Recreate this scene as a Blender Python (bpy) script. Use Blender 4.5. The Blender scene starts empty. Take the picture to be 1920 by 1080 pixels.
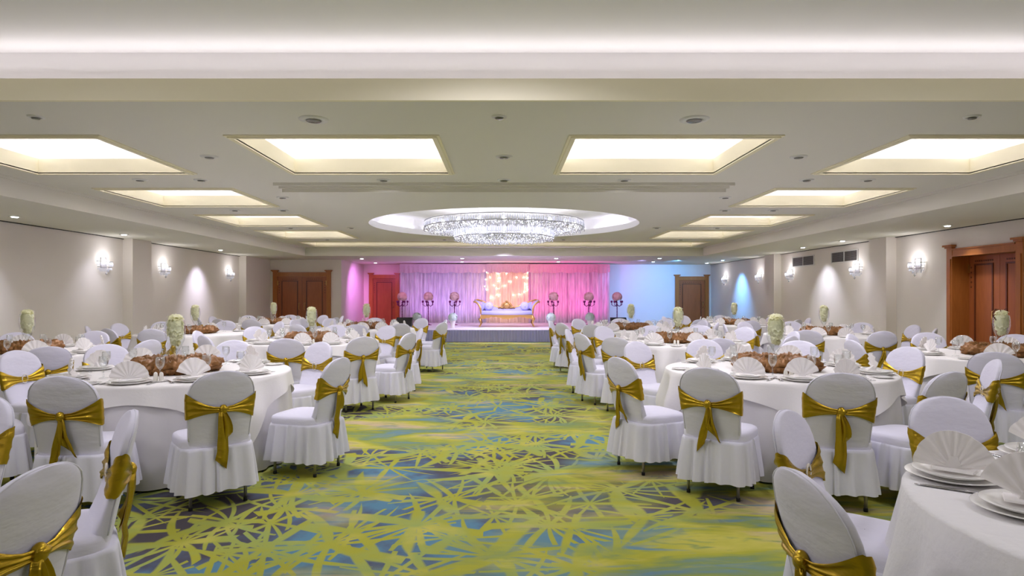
import bpy, math, random
from mathutils import Vector, Matrix, noise, Euler
S = bpy.context.scene
COL = S.collection
PI = math.pi
random.seed(7)

def srgb(r, g, b, a=1.0):
    def f(c):
        c /= 255.0
        return c / 12.92 if c <= 0.04045 else ((c + 0.055) / 1.055) ** 2.4
    return (f(r), f(g), f(b), a)

# ------------------------------------------------------------------ camera
FPX, VX, VY, CH = 1200.0, 945.0, 554.0, 1.42
cam_d = bpy.data.cameras.new('camera'); cam = bpy.data.objects.new('camera', cam_d); COL.objects.link(cam)
cam_d.sensor_width = 36.0; cam_d.lens = 36.0 * FPX / 1920.0
cam_d.shift_x = (960 - VX) / 1920.0; cam_d.shift_y = (VY - 540) / 1920.0
cam_d.clip_start = 0.05; cam_d.clip_end = 100
cam.location = (0, 0, CH); cam.rotation_euler = (PI / 2, 0, 0)
S.camera = cam
# ------------------------------------------------------------------ colour management and world
S.view_settings.view_transform = 'Standard'; S.view_settings.look = 'None'
S.view_settings.gamma = 1.0; S.view_settings.use_curve_mapping = False
S.view_settings.exposure = 1.05
w = bpy.data.worlds.new('world'); S.world = w; w.use_nodes = True
w.node_tree.nodes['Background'].inputs[0].default_value = (0.8, 0.8, 0.85, 1)
w.node_tree.nodes['Background'].inputs[1].default_value = 0.15
try:
    cy = S.cycles
    cy.max_bounces = 10; cy.diffuse_bounces = 6; cy.glossy_bounces = 3; cy.transmission_bounces = 4
    cy.transparent_max_bounces = 16; cy.caustics_reflective = False; cy.caustics_refractive = False
    cy.sample_clamp_indirect = 4.0; cy.adaptive_threshold = 0.02
except Exception:
    pass

WARM = (1.0, 0.93, 0.80); COOL = (0.84, 0.84, 1.0); WHITE = (0.89, 0.865, 1.0)
K = 1.0     # overall lamp level
P_COVE, P_TRAY, P_DOWN, P_DOME, P_SCONCE, P_WASH = 8.5, 21.0, 46.0, 0.45, 1.7, 50.0

def lamp(name, kind, loc, power, color, rot=None, aim=None, **kw):
    d = bpy.data.lights.new(name, kind); d.energy = power * K; d.color = color[:3]
    for k, v in kw.items():
        setattr(d, k, v)
    o = bpy.data.objects.new(name, d); COL.objects.link(o); o.location = loc
    if aim is not None:
        o.rotation_euler = (Vector(aim) - Vector(loc)).to_track_quat('-Z', 'Y').to_euler()
    elif rot is not None:
        o.rotation_euler = rot
    return o

# main ceiling geometry (m)
ZC, ZS, XS, XW = 2.93, 2.67, 6.28, 8.40       # ceiling, side soffit height, soffit edge, walls
YB, YN, YR, YLB = 20.2, -7.0, 26.0, 22.4      # back soffit start, near wall, recess wall, left block
ROWS = [(6.08, 7.86), (9.05, 10.76), (11.98, 13.80), (14.83, 16.74)]
COFFERS = [(-2.57, -0.68, *ROWS[0]), (0.68, 2.57, *ROWS[0])]
for r in ROWS:
    COFFERS += [(-5.72, -3.87, *r), (3.87, 5.72, *r)]
LONG = (-5.70, 5.70, 17.95, 19.45)
TRAY = (-5.75, 5.75, 0.40, 4.94)
PANEL = (-3.0, 3.0, 8.65, 15.70)
ZP = 2.815
DOME = (0.0, 12.8, 2.65)

# cove strips: real linear lamps lying on the hidden ledge of each coffer, shining up
def cove(x0, x1, y0, y1, z, power, color, inset=0.07, sides='xy', tilt=0.5):
    Lx, Ly = x1 - x0, y1 - y0
    tot = 2 * (Lx + Ly) if sides == 'xy' else 2 * Lx
    for (cx, cy_, sx, sg) in ((0.5 * (x0 + x1), y0 - inset, Lx, 1), (0.5 * (x0 + x1), y1 + inset, Lx, -1)):
        lamp('cove_strip', 'AREA', (cx, cy_, z), power * sx / tot, color, rot=(PI - sg * tilt, 0, 0), shape='RECTANGLE', size=sx, size_y=0.06)
    if sides == 'xy':
        for (cx, cy_, sy, sg) in ((x0 - inset, 0.5 * (y0 + y1), Ly, 1), (x1 + inset, 0.5 * (y0 + y1), Ly, -1)):
            lamp('cove_strip', 'AREA', (cx, cy_, z), power * sy / tot, color, rot=(PI, sg * tilt, 0), shape='RECTANGLE', size=0.06, size_y=sy)
for c in COFFERS:
    cove(*c, ZC + 0.20, P_COVE, (1.0, 0.97, 0.95))
cove(*LONG, ZC + 0.20, P_COVE * 3.0, (1.0, 0.95, 0.87))
cove(*TRAY, ZC + 0.20, P_TRAY, (1.0, 0.95, 0.97), inset=0.12, tilt=0.85)
for k in range(12):
    a = 2 * PI * k / 12
    lamp('dome_strip', 'AREA', (DOME[0] + 2.72 * math.cos(a), DOME[1] + 2.72 * math.sin(a), ZP + 0.14), P_DOME, (0.86, 0.86, 1.0), rot=(PI, 0, a), shape='RECTANGLE', size=0.08, size_y=1.2)

# ceiling downlights: (x, y, lit)
DOWN = []
for x in (-1.63, 1.63): DOWN.append((x, 5.48))
for x in (-3.95, -0.04, 3.95): DOWN.append((x, 5.40))
for x in (-3.2, 0.0, 3.2): DOWN.append((x, 6.95))
for x in (-4.75, -3.95, -1.57, 0.0, 1.57, 3.95, 4.75): DOWN.append((x, 8.35))
for x in (-4.75, -3.9, 3.9, 4.75): DOWN.append((x, 11.3))
for x in (-3.4, 3.4): DOWN.append((x, 9.83))
for x in (-4.75, -3.4, 3.4, 4.75): DOWN.append((x, 14.25))
for x in (-4.75, -1.6, 1.6, 4.75): DOWN.append((x, 17.2))
LIT = [(-1.63, 5.48), (1.63, 5.48), (-4.75, 8.35), (4.75, 8.35), (-1.57, 8.35), (1.57, 8.35), (-4.75, 11.3), (4.75, 11.3), (-3.4, 9.83), (3.4, 9.83),
       (-4.75, 14.25), (4.75, 14.25), (-1.6, 17.2), (1.6, 17.2), (-4.75, 17.2), (4.75, 17.2), (-3.2, 6.95), (3.2, 6.95)]
for (x, y) in LIT:
    lamp('downlight_beam', 'SPOT', (x, y, ZC - 0.03), P_DOWN, WHITE, rot=(0, 0, 0), spot_size=math.radians(165), spot_blend=0.9, shadow_soft_size=0.12)
TRAYD = [(-0.08, 3.85), (-3.0, 3.2), (3.0, 3.2), (-3.0, 1.2), (3.0, 1.2)]
REAR_FILL = [(-5.0, -1.5), (0.0, -1.5), (5.0, -1.5), (-5.0, -4.5), (0.0, -4.5), (5.0, -4.5)]  # unseen fill lamps added behind the camera to brighten chair backs and near wall
for (x, y) in REAR_FILL:
    lamp('rear_fill_beam', 'SPOT', (x, y, ZC - 0.03), P_DOWN * 0.4, WHITE, rot=(0, 0, 0), spot_size=math.radians(165), spot_blend=0.9, shadow_soft_size=0.12)
for (x, y) in TRAYD:
    lamp('tray_downlight_beam', 'SPOT', (x, y, ZC + 0.33), P_DOWN * 0.6, WHITE, rot=(0, 0, 0), spot_size=math.radians(168), spot_blend=0.3, shadow_soft_size=0.15)
# soffit downlights grazing the walls
SOFF = [(-7.72, 10.1, COOL, 1.0), (-7.75, 13.05, COOL, .5), (-7.75, 17.5, (0.80, 0.76, 1.0), 1.9), (7.9, 11.4, (0.74, 0.80, 1.0), 1.0), (7.75, 16.6, (0.80, 0.82, 1.0), 1.5),
        (7.72, 22.6, (0.14, 0.42, 1.0), 4.5), (7.72, 14.6, COOL, .4), (-7.72, 6.5, COOL, .8), (7.72, 7.5, COOL, .8)]
for (x, y, c, k) in SOFF:
    sx = 1 if x > 0 else -1
    lamp('wall_wash_beam', 'SPOT', (x, y, ZS - 0.03), P_WASH * k, c, aim=(sx * 8.4, y, 0.9), spot_size=math.radians(80), spot_blend=1.0, shadow_soft_size=0.05)
# stage wash: colour lamps of the stage
PINK, MAG, BLUE, VIO, AMB = (1.0, 0.10, 0.46), (1.0, 0.10, 0.64), (0.22, 0.56, 1.0), (0.62, 0.28, 1.0), (1.0, 0.62, 0.42)
STAGE = [((-3.1, 23.3, 0.42), (-3.0, 24.6, 1.9), (0.62, 0.32, 1.0), 40), ((-1.9, 23.2, 0.42), (-1.8, 24.6, 1.8), (0.55, 0.40, 1.0), 40), ((-0.9, 23.2, 0.42), (-0.9, 24.6, 2.0), (0.85, 0.34, 1.0), 26),
         ((0.05, 23.0, 0.42), (0.05, 24.6, 2.0), AMB, 46), ((1.2, 23.2, 0.42), (1.2, 24.6, 2.0), PINK, 46), ((2.3, 23.2, 0.42), (2.3, 24.6, 2.0), PINK, 46), ((3.4, 23.2, 0.42), (3.4, 24.6, 1.9), MAG, 46)]
for (p, t, c, e) in STAGE:
    lamp('stage_uplight_beam', 'SPOT', p, e * 1.05, c, aim=t, spot_size=math.radians(100), spot_blend=0.9, shadow_soft_size=0.06)
lamp('stage_blue_beam', 'SPOT', (6.2, 22.6, ZS - 0.05), 240, (0.11, 0.43, 1.0), aim=(6.3, 26, 1.2), spot_size=math.radians(85), spot_blend=0.9, shadow_soft_size=0.06)
lamp('stage_blue_beam', 'SPOT', (4.9, 22.6, ZS - 0.05), 90, (0.42, 0.36, 1.0), aim=(5.0, 26, 1.3), spot_size=math.radians(80), spot_blend=0.9, shadow_soft_size=0.06)
lamp('stage_violet_beam', 'SPOT', (-4.4, 23.6, ZS - 0.05), 90, (0.85, 0.25, 1.0), aim=(-5.69, 24.4, 1.3), spot_size=math.radians(95), spot_blend=0.9, shadow_soft_size=0.06)
lamp('stage_violet_beam', 'SPOT', (-4.6, 23.4, ZS - 0.05), 50, (1.0, 0.22, 0.8), aim=(-4.9, 26, 1.2), spot_size=math.radians(70), spot_blend=0.9, shadow_soft_size=0.06)
for (x, c) in ((-3.4, (1.0, 0.25, 0.75)), (-1.6, (0.8, 0.55, 1.0)), (0.1, (0.9, 0.75, 1.0)), (1.8, (1.0, 0.4, 0.75)), (3.6, (0.9, 0.4, 0.95))):
    lamp('stage_front_beam', 'SPOT', (x, 20.9, ZS - 0.05), 22, c, aim=(x * 1.02, 23.4, 0.9), spot_size=math.radians(80), spot_blend=0.9, shadow_soft_size=0.06)
lamp('stage_lavender_beam', 'SPOT', (0.0, 19.6, ZC - 0.06), 260, (0.72, 0.66, 1.0), aim=(0.0, 20.6, 0.4), spot_size=math.radians(110), spot_blend=0.9, shadow_soft_size=0.1)

# ------------------------------------------------------------------ materials
def nt(name):
    m = bpy.data.materials.new(name); m.use_nodes = True
    t = m.node_tree
    return m, t, t.nodes['Principled BSDF']
def mat(name, col, rough=0.6, metal=0.0, spec=0.5, bump=0.0, bscale=40.0, var=0.0, vscale=6.0, stretch=None, sheen=0.0, trans=0.0, emis=None, estr=0.0):
    m, t, b = nt(name)
    b.inputs['Base Color'].default_value = col
    b.inputs['Roughness'].default_value = rough; b.inputs['Metallic'].default_value = metal
    b.inputs['Specular IOR Level'].default_value = spec
    if sheen: b.inputs['Sheen Weight'].default_value = sheen
    if trans: b.inputs['Transmission Weight'].default_value = trans
    if emis:
        b.inputs['Emission Color'].default_value = emis; b.inputs['Emission Strength'].default_value = estr
    if bump or var:
        tc = t.nodes.new('ShaderNodeTexCoord'); mp = t.nodes.new('ShaderNodeMapping')
        t.links.new(tc.outputs['Object'], mp.inputs[0])
        if stretch: mp.inputs['Scale'].default_value = stretch
        if var:
            n = t.nodes.new('ShaderNodeTexNoise'); n.inputs['Scale'].default_value = vscale; n.inputs['Detail'].default_value = 4
            t.links.new(mp.outputs[0], n.inputs['Vector'])
            r = t.nodes.new('ShaderNodeMix'); r.data_type = 'RGBA'
            r.inputs['A'].default_value = tuple(c * (1 - var) for c in col[:3]) + (1,)
            r.inputs['B'].default_value = tuple(min(1, c * (1 + var)) for c in col[:3]) + (1,)
            t.links.new(n.outputs['Fac'], r.inputs['Factor']); t.links.new(r.outputs['Result'], b.inputs['Base Color'])
        if bump:
            n2 = t.nodes.new('ShaderNodeTexNoise'); n2.inputs['Scale'].default_value = bscale; n2.inputs['Detail'].default_value = 3
            t.links.new(mp.outputs[0], n2.inputs['Vector'])
            bp = t.nodes.new('ShaderNodeBump'); bp.inputs['Strength'].default_value = bump; bp.inputs['Distance'].default_value = 0.02
            t.links.new(n2.outputs['Fac'], bp.inputs['Height']); t.links.new(bp.outputs[0], b.inputs['Normal'])
    return m

def thin_glass(name, tint=(1, 1, 1, 1), refl=1.0):
    m = bpy.data.materials.new(name); m.use_nodes = True; t = m.node_tree; t.nodes.clear()
    o = t.nodes.new('ShaderNodeOutputMaterial'); mx = t.nodes.new('ShaderNodeMixShader')
    tr = t.nodes.new('ShaderNodeBsdfTransparent'); tr.inputs[0].default_value = tint
    gl = t.nodes.new('ShaderNodeBsdfGlossy'); gl.inputs['Roughness'].default_value = 0.03
    lw = t.nodes.new('ShaderNodeLayerWeight'); lw.inputs[0].default_value = 0.3
    ma = t.nodes.new('ShaderNodeMath'); ma.operation = 'MULTIPLY_ADD'; ma.inputs[1].default_value = 0.7 * refl; ma.inputs[2].default_value = 0.04
    t.links.new(lw.outputs['Facing'], ma.inputs[0]); t.links.new(ma.outputs[0], mx.inputs[0])
    t.links.new(tr.outputs[0], mx.inputs[1]); t.links.new(gl.outputs[0], mx.inputs[2]); t.links.new(mx.outputs[0], o.inputs[0])
    return m

def wood_mat(name, c0, c1, rough=0.35):
    m, t, b = nt(name)
    tc = t.nodes.new('ShaderNodeTexCoord'); mp = t.nodes.new('ShaderNodeMapping'); mp.inputs['Scale'].default_value = (6, 6, 0.7)
    n = t.nodes.new('ShaderNodeTexNoise'); n.inputs['Scale'].default_value = 3.0; n.inputs['Detail'].default_value = 6; n.inputs['Distortion'].default_value = 1.2
    r = t.nodes.new('ShaderNodeMix'); r.data_type = 'RGBA'; r.inputs['A'].default_value = c0; r.inputs['B'].default_value = c1
    t.links.new(tc.outputs['Object'], mp.inputs[0]); t.links.new(mp.outputs[0], n.inputs['Vector'])
    t.links.new(n.outputs['Fac'], r.inputs['Factor']); t.links.new(r.outputs['Result'], b.inputs['Base Color'])
    b.inputs['Roughness'].default_value = rough
    return m

def carpet_mat():
    m, t, b = nt('leaf_carpet')
    N, L = t.nodes, t.links
    geo = N.new('ShaderNodeNewGeometry')
    def math_(op, a, c=None, d=None, clamp=False):
        n = N.new('ShaderNodeMath'); n.operation = op; n.use_clamp = clamp
        for i, v in enumerate((a, c, d)):
            if v is None: continue
            if isinstance(v, (int, float)): n.inputs[i].default_value = v
            else: L.new(v, n.inputs[i])
        return n.outputs[0]
    def noise_(scale, detail=3, sc=(1, 1, 1), loc=(0, 0, 0), rot=0.0, dist=0.0):
        mp = N.new('ShaderNodeMapping'); mp.inputs['Scale'].default_value = sc; mp.inputs['Location'].default_value = loc; mp.inputs['Rotation'].default_value = (0, 0, rot)
        L.new(geo.outputs['Position'], mp.inputs[0])
        n = N.new('ShaderNodeTexNoise'); n.inputs['Scale'].default_value = scale; n.inputs['Detail'].default_value = detail; n.inputs['Distortion'].default_value = dist
        L.new(mp.outputs[0], n.inputs['Vector']); return n.outputs['Fac']
    def ramp(v, stops, interp='LINEAR'):
        r = N.new('ShaderNodeValToRGB'); r.color_ramp.interpolation = interp
        e = r.color_ramp.elements
        while len(e) < len(stops): e.new(0.5)
        for i, (p, c) in enumerate(stops): e[i].position = p; e[i].color = c
        L.new(v, r.inputs[0]); return r.outputs[0]
    def mix(f, a, c):
        n = N.new('ShaderNodeMix'); n.data_type = 'RGBA'
        if isinstance(f, (int, float)): n.inputs['Factor'].default_value = f
        else: L.new(f, n.inputs['Factor'])
        for k, v in (('A', a), ('B', c)):
            if isinstance(v, tuple): n.inputs[k].default_value = v
            else: L.new(v, n.inputs[k])
        return n.outputs['Result']
    # stars of lance-shaped leaves: one star per cell, several offset cell grids
    def star(scale, seed, nl, length, width):
        mp = N.new('ShaderNodeMapping'); mp.inputs['Location'].default_value = (seed * 3.17, seed * 1.73, 0); mp.inputs['Rotation'].default_value = (0, 0, seed * 0.9)
        L.new(geo.outputs['Position'], mp.inputs[0])
        v = N.new('ShaderNodeTexVoronoi'); v.voronoi_dimensions = '2D'; v.inputs['Scale'].default_value = scale; v.inputs['Randomness'].default_value = 1.0
        L.new(mp.outputs[0], v.inputs['Vector'])
        df = N.new('ShaderNodeVectorMath'); df.operation = 'SUBTRACT'; L.new(mp.outputs[0], df.inputs[0]); L.new(v.outputs['Position'], df.inputs[1])
        sp = N.new('ShaderNodeSeparateXYZ'); L.new(df.outputs[0], sp.inputs[0])
        sc = N.new('ShaderNodeSeparateColor'); L.new(v.outputs['Color'], sc.inputs[0])
        r = math_('SQRT', math_('ADD', math_('MULTIPLY', sp.outputs[0], sp.outputs[0]), math_('MULTIPLY', sp.outputs[1], sp.outputs[1])))
        th = math_('ARCTAN2', sp.outputs[1], sp.outputs[0])
        th = math_('ADD', th, math_('MULTIPLY_ADD', sc.outputs[0], 6.0, math_('MULTIPLY', r, math_('MULTIPLY_ADD', sc.outputs[1], 1.4, -0.7))))
        th = math_('ADD', th, math_('MULTIPLY', math_('SINE', math_('MULTIPLY_ADD', th, 2.0, math_('MULTIPLY', sc.outputs[2], 9.0))), 0.32))
        k = nl / (2 * PI)
        fr = math_('SUBTRACT', math_('FRACT', math_('MULTIPLY', th, k)), 0.5)
        dist = math_('MULTIPLY', math_('ABSOLUTE', fr), math_('MULTIPLY', r, 1.0 / k))
        rn = math_('DIVIDE', r, length)
        prof = math_('MULTIPLY', math_('MULTIPLY', math_('ADD', rn, 0.16), math_('SUBTRACT', 1.0, rn)), width * 3.4)
        d = math_('SUBTRACT', prof, dist)
        return math_('MULTIPLY_ADD', d, 110.0, 0.5, clamp=True)
    cover = None
    for i, (s, nl, l, wd) in enumerate(((1.0, 11, .72, .022), (1.15, 10, .66, .022), (1.3, 9, .56, .020), (1.7, 8, .46, .017))):
        f = star(s, i + 1.0, nl, l, wd)
        cover = f if cover is None else math_('MAXIMUM', cover, f)
    # watercolour ground
    wash = noise_(1.5, 6, (0.6, 1.7, 1), (3, 1, 0), 0.25, 0.5)
    YG, YL, GR, PE, TE = srgb(178, 178, 52), srgb(206, 198, 88), srgb(132, 154, 92), srgb(208, 184, 150), srgb(104, 144, 164)
    ground = ramp(wash, [(0.33, TE), (0.41, GR), (0.48, YG), (0.56, YL), (0.63, PE)])
    fine = noise_(7, 4, (0.6, 2.2, 1), (1, 7, 0), 0.2, 1.0)
    ground = mix(math_('MULTIPLY_ADD', fine, 3.0, -1.6, clamp=True), ground, YG)
    ground = mix(math_('MULTIPLY_ADD', noise_(6, 4, (0.5, 2.0, 1), (9, 2, 0), -0.3, 1.0), 6.0, -3.2, clamp=True), ground, GR)
    ground = mix(math_('MULTIPLY_ADD', noise_(4, 5, (0.35, 2.0, 1), (4, 12, 0), 0.35, 0.8), 7.0, -4.0, clamp=True), ground, TE)
    # gaps between the leaves: dark plum or steel blue, only where the patch noise says so
    tone = noise_(0.55, 2, (1, 1, 1), (5, 5, 0))
    gap = ramp(math_('MULTIPLY_ADD', noise_(5, 3, (1, 1, 1), (2, 3, 0)), 0.25, math_('MULTIPLY_ADD', tone, 1.0, -0.12)), [(0.47, srgb(66, 58, 80)), (0.54, srgb(74, 92, 128)), (0.60, srgb(84, 138, 170))])
    patch = noise_(0.62, 3, (0.75, 1.15, 1), (1.7, 6.3, 0), 0.15)
    pm = math_('MULTIPLY_ADD', patch, 9.0, -3.8, clamp=True)
    lcol = mix(math_('MULTIPLY_ADD', noise_(2.6, 3, (1, 1, 1), (8, 8, 0)), 4.0, -1.6, clamp=True), YG, srgb(160, 178, 98))
    lcol = mix(math_('MULTIPLY_ADD', noise_(3.0, 3, (1, 1, 1), (1, 18, 0)), 5.0, -2.7, clamp=True), lcol, YL)
    leafy = mix(cover, gap, lcol)
    colr = mix(pm, ground, leafy)
    pile = noise_(260, 2)
    colr = mix(math_('MULTIPLY_ADD', pile, 0.35, 0.0), colr, (0.25, 0.24, 0.12, 1))
    L.new(colr, b.inputs['Base Color'])
    b.inputs['Roughness'].default_value = 0.95; b.inputs['Specular IOR Level'].default_value = 0.1
    bp = N.new('ShaderNodeBump'); bp.inputs['Strength'].default_value = 0.25; bp.inputs['Distance'].default_value = 0.01
    L.new(pile, bp.inputs['Height']); L.new(bp.outputs[0], b.inputs['Normal'])
    return m

M = {}
M['ceil'] = mat('ceiling_paint', srgb(232, 229, 220), 0.9, spec=0.2)
M['cove'] = mat('cove_paint', srgb(247, 240, 214), 0.9, spec=0.2)
M['recess'] = mat('recess_paint', srgb(242, 240, 242), 0.9, spec=0.2)
M['wall'] = mat('wall_paint', srgb(243, 236, 230), 0.8, spec=0.25, var=0.02, vscale=2)
M['carpet'] = carpet_mat()
M['wood'] = wood_mat('door_wood', srgb(156, 88, 30), srgb(194, 120, 56))
M['wood_red'] = wood_mat('door_leaf_wood', srgb(146, 78, 36), srgb(178, 100, 54))
M['wood_dark'] = wood_mat('door_inlay_wood', srgb(88, 40, 20), srgb(112, 56, 28))
M['brass'] = mat('brass', srgb(220, 180, 110), 0.3, 1.0)
M['spandex'] = mat('chair_cover_fabric', srgb(228, 226, 240), 0.75, spec=0.25, bump=0.22, bscale=9.0, stretch=(1.0, 1.0, 2.6), sheen=0.1)
M['skirt'] = mat('chair_skirt_fabric', srgb(228, 227, 238), 0.8, spec=0.2, bump=0.05, bscale=30)
M['gold'] = mat('gold_satin', srgb(186, 154, 44), 0.30, 0.9, bump=0.35, bscale=9, stretch=(1, 1, 4))
M['buckle'] = mat('pearl_buckle', srgb(236, 228, 214), 0.25, 0.2)
M['chrome'] = mat('chair_leg_metal', srgb(190, 190, 195), 0.3, 0.9)
M['rubber'] = mat('black_rubber', srgb(25, 25, 28), 0.7)
M['linen'] = mat('table_linen', srgb(240, 237, 234), 0.8, spec=0.2, bump=0.06, bscale=60)
M['damask'] = mat('damask_linen', srgb(236, 234, 234), 0.75, spec=0.25, bump=0.25, bscale=26)
M['linen2'] = mat('table_underlinen', srgb(226, 223, 224), 0.85, spec=0.2, bump=0.05, bscale=30)
M['napkin'] = mat('napkin_linen', srgb(252, 249, 247), 0.8, spec=0.2, var=0.01)
M['china'] = mat('white_china', srgb(240, 238, 234), 0.18, spec=0.6)
M['steel'] = mat('cutlery_steel', srgb(190, 188, 190), 0.2, 1.0)
M['glass'] = thin_glass('drinking_glass', (0.97, 0.98, 0.98, 1))
M['vase'] = thin_glass('vase_glass', (0.97, 0.99, 0.985, 1), 0.8)
M['brown'] = mat('copper_satin', srgb(140, 96, 50), 0.38, 0.3, var=0.2, vscale=20)
M['petal'] = mat('cream_petals', srgb(255, 253, 222), 0.7, var=0.03, vscale=30)
M['pepper'] = mat('shaker_ceramic', srgb(236, 232, 222), 0.3)
M['plaster'] = mat('white_metal', srgb(225, 224, 220), 0.5)
M['lampglass'] = mat('lamp_lens', srgb(120, 118, 110), 0.25, 0.3)
M['lit'] = mat('lit_lens', (1, 1, 1, 1), 0.5, emis=(0.9, 0.95, 1.0, 1), estr=6.0)
M['litblue'] = mat('lit_blue_lens', (1, 1, 1, 1), 0.5, emis=(0.45, 0.7, 1.0, 1), estr=9.0)
M['dark'] = mat('dark_recess', srgb(52, 50, 48), 0.8)
M['grille'] = mat('grille_metal', srgb(150, 145, 145), 0.5, 0.3)
M['crystal'] = mat('cut_crystal', srgb(236, 238, 246), 0.08, 0.55, spec=0.9)
M['rod'] = mat('crystal_rods', srgb(242, 244, 252), 0.12, 0.0, spec=0.9, var=0.02)
M['bulb'] = mat('lamp_bulb', (1, 1, 1, 1), 0.4, emis=(1, 0.97, 0.92, 1), estr=14.0)
M['fairy'] = mat('fairy_bulb', (1, 1, 1, 1), 0.4, emis=(1, 0.88, 0.72, 1), estr=16.0)
M['bead'] = mat('plum_metal', srgb(120, 40, 110), 0.35, 0.5)
M['drape'] = mat('sequin_drape', srgb(214, 200, 214), 0.45, 0.2, bump=0.7, bscale=18, var=0.55, vscale=16, stretch=(1, 1, 0.12))
M['drape2'] = mat('peach_drape', srgb(230, 200, 176), 0.5, 0.1, bump=0.6, bscale=18, var=0.4, vscale=18, stretch=(1, 1, 0.15))
M['valance'] = mat('valance_fabric', srgb(214, 186, 196), 0.6, 0.1, bump=0.4, bscale=30, var=0.2, vscale=34)
M['stagetop'] = mat('stage_boards', srgb(226, 222, 230), 0.45)
M['stageskirt'] = mat('stage_skirt_satin', srgb(160, 160, 204), 0.5, 0.1)
M['gilt'] = mat('gilded_wood', srgb(206, 160, 92), 0.35, 0.55, bump=0.3, bscale=60)
M['lavender'] = mat('lavender_upholstery', srgb(176, 172, 224), 0.7, sheen=0.3)
M['hydr'] = mat('hydrangea_petals', srgb(216, 230, 226), 0.7, var=0.12, vscale=40)
def leafy(m):
    t = m.node_tree; b = t.nodes['Principled BSDF']; o = t.nodes['Material Output']; tr = t.nodes.new('ShaderNodeBsdfTranslucent'); mx = t.nodes.new('ShaderNodeMixShader'); mx.inputs[0].default_value = 0.4
    src = b.inputs['Base Color'].links[0].from_socket; t.links.new(src, tr.inputs[0]); t.links.new(b.outputs[0], mx.inputs[1]); t.links.new(tr.outputs[0], mx.inputs[2]); t.links.new(mx.outputs[0], o.inputs[0]); return m
leafy(M['petal']); leafy(M['rod']); leafy(M['napkin']); M['napkin'].node_tree.nodes['Mix Shader'].inputs[0].default_value = 0.22
M['rose'] = mat('rose_petals', srgb(250, 206, 214), 0.7, var=0.12, vscale=40)
M['pot'] = mat('white_pot', srgb(232, 226, 226), 0.4)
M['black'] = mat('black_plastic', srgb(28, 28, 34), 0.5)
M['twig'] = mat('brown_twig', srgb(96, 50, 28), 0.7)

# ------------------------------------------------------------------ mesh helpers
class MB:
    def __init__(s): s.v = []; s.f = []; s.sm = []
    def add(s, vs, fs, smooth=True):
        o = len(s.v); s.v += [tuple(p) for p in vs]
        for f in fs: s.f.append(tuple(i + o for i in f)); s.sm.append(smooth)
    def box(s, x0, x1, y0, y1, z0, z1):
        s.add([(x0, y0, z0), (x1, y0, z0), (x1, y1, z0), (x0, y1, z0), (x0, y0, z1), (x1, y0, z1), (x1, y1, z1), (x0, y1, z1)],
              [(0, 3, 2, 1), (4, 5, 6, 7), (0, 1, 5, 4), (1, 2, 6, 5), (2, 3, 7, 6), (3, 0, 4, 7)], False)
    def quad(s, a, b, c, d): s.add([a, b, c, d], [(0, 1, 2, 3)], False)
    def loft(s, rings, closed=True, cap0=False, cap1=False, smooth=True):
        n = len(rings[0]); vs = [p for r in rings for p in r]; fs = []
        for i in range(len(rings) - 1):
            for j in range(n if closed else n - 1):
                k = (j + 1) % n
                fs.append((i * n + j, i * n + k, (i + 1) * n + k, (i + 1) * n + j))
        if cap0: fs.append(tuple(range(n - 1, -1, -1)))
        if cap1: fs.append(tuple((len(rings) - 1) * n + j for j in range(n)))
        s.add(vs, fs, smooth)
    def lathe(s, prof, n=24, c=(0, 0, 0), cap0=False, cap1=False, a0=0.0):
        s.loft([[(c[0] + r * math.cos(a0 + 2 * PI * j / n), c[1] + r * math.sin(a0 + 2 * PI * j / n), c[2] + z) for j in range(n)] for r, z in prof], True, cap0, cap1)
    def tube(s, pts, rad, n=8, cap=True):
        pts = [Vector(p) for p in pts]; rings = []
        for i, p in enumerate(pts):
            d = (pts[min(i + 1, len(pts) - 1)] - pts[max(i - 1, 0)]).normalized()
            a = d.cross(Vector((0, 0, 1)))
            if a.length < 1e-3: a = d.cross(Vector((1, 0, 0)))
            a.normalize(); b = d.cross(a); r = rad[i] if isinstance(rad, (list, tuple)) else rad
            rings.append([p + a * (r * math.cos(2 * PI * j / n)) + b * (r * math.sin(2 * PI * j / n)) for j in range(n)])
        s.loft(rings, True, cap, cap)
    def ball(s, c, r, n=10, m=6, sq=(1, 1, 1)):
        rings = []
        for i in range(m + 1):
            t = PI * i / m; rr = max(math.sin(t), 1e-3)
            rings.append([(c[0] + r * sq[0] * rr * math.cos(2 * PI * j / n), c[1] + r * sq[1] * rr * math.sin(2 * PI * j / n), c[2] - r * sq[2] * math.cos(t)) for j in range(n)])
        s.loft(rings)
    def octa(s, c, rx, rz):
        x, y, z = c
        s.add([(x + rx, y, z), (x, y + rx, z), (x - rx, y, z), (x, y - rx, z), (x, y, z + rz), (x, y, z - rz)],
              [(0, 1, 4), (1, 2, 4), (2, 3, 4), (3, 0, 4), (1, 0, 5), (2, 1, 5), (3, 2, 5), (0, 3, 5)], False)
    def mesh(s, name, m):
        me = bpy.data.meshes.new(name); me.from_pydata(s.v, [], s.f); me.polygons.foreach_set('use_smooth', s.sm)
        me.materials.append(m); me.update(); return me
    def build(s, name, m, parent=None, **props):
        return put(name, s.mesh(name, m), parent, **props)
def put(name, me, parent=None, loc=None, rot=None, **props):
    o = bpy.data.objects.new(name, me); COL.objects.link(o)
    if parent is not None: o.parent = parent
    if loc is not None: o.location = loc
    if rot is not None: o.rotation_euler = rot
    for k, v in props.items():
        if v: o[k] = v
    return o
def thing(name, loc, rz, label, category, group=None):
    return put(name, None, None, loc, (0, 0, rz), label=label, category=category, group=group)
def struct(o): o['kind'] = 'structure'; return o

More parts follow.
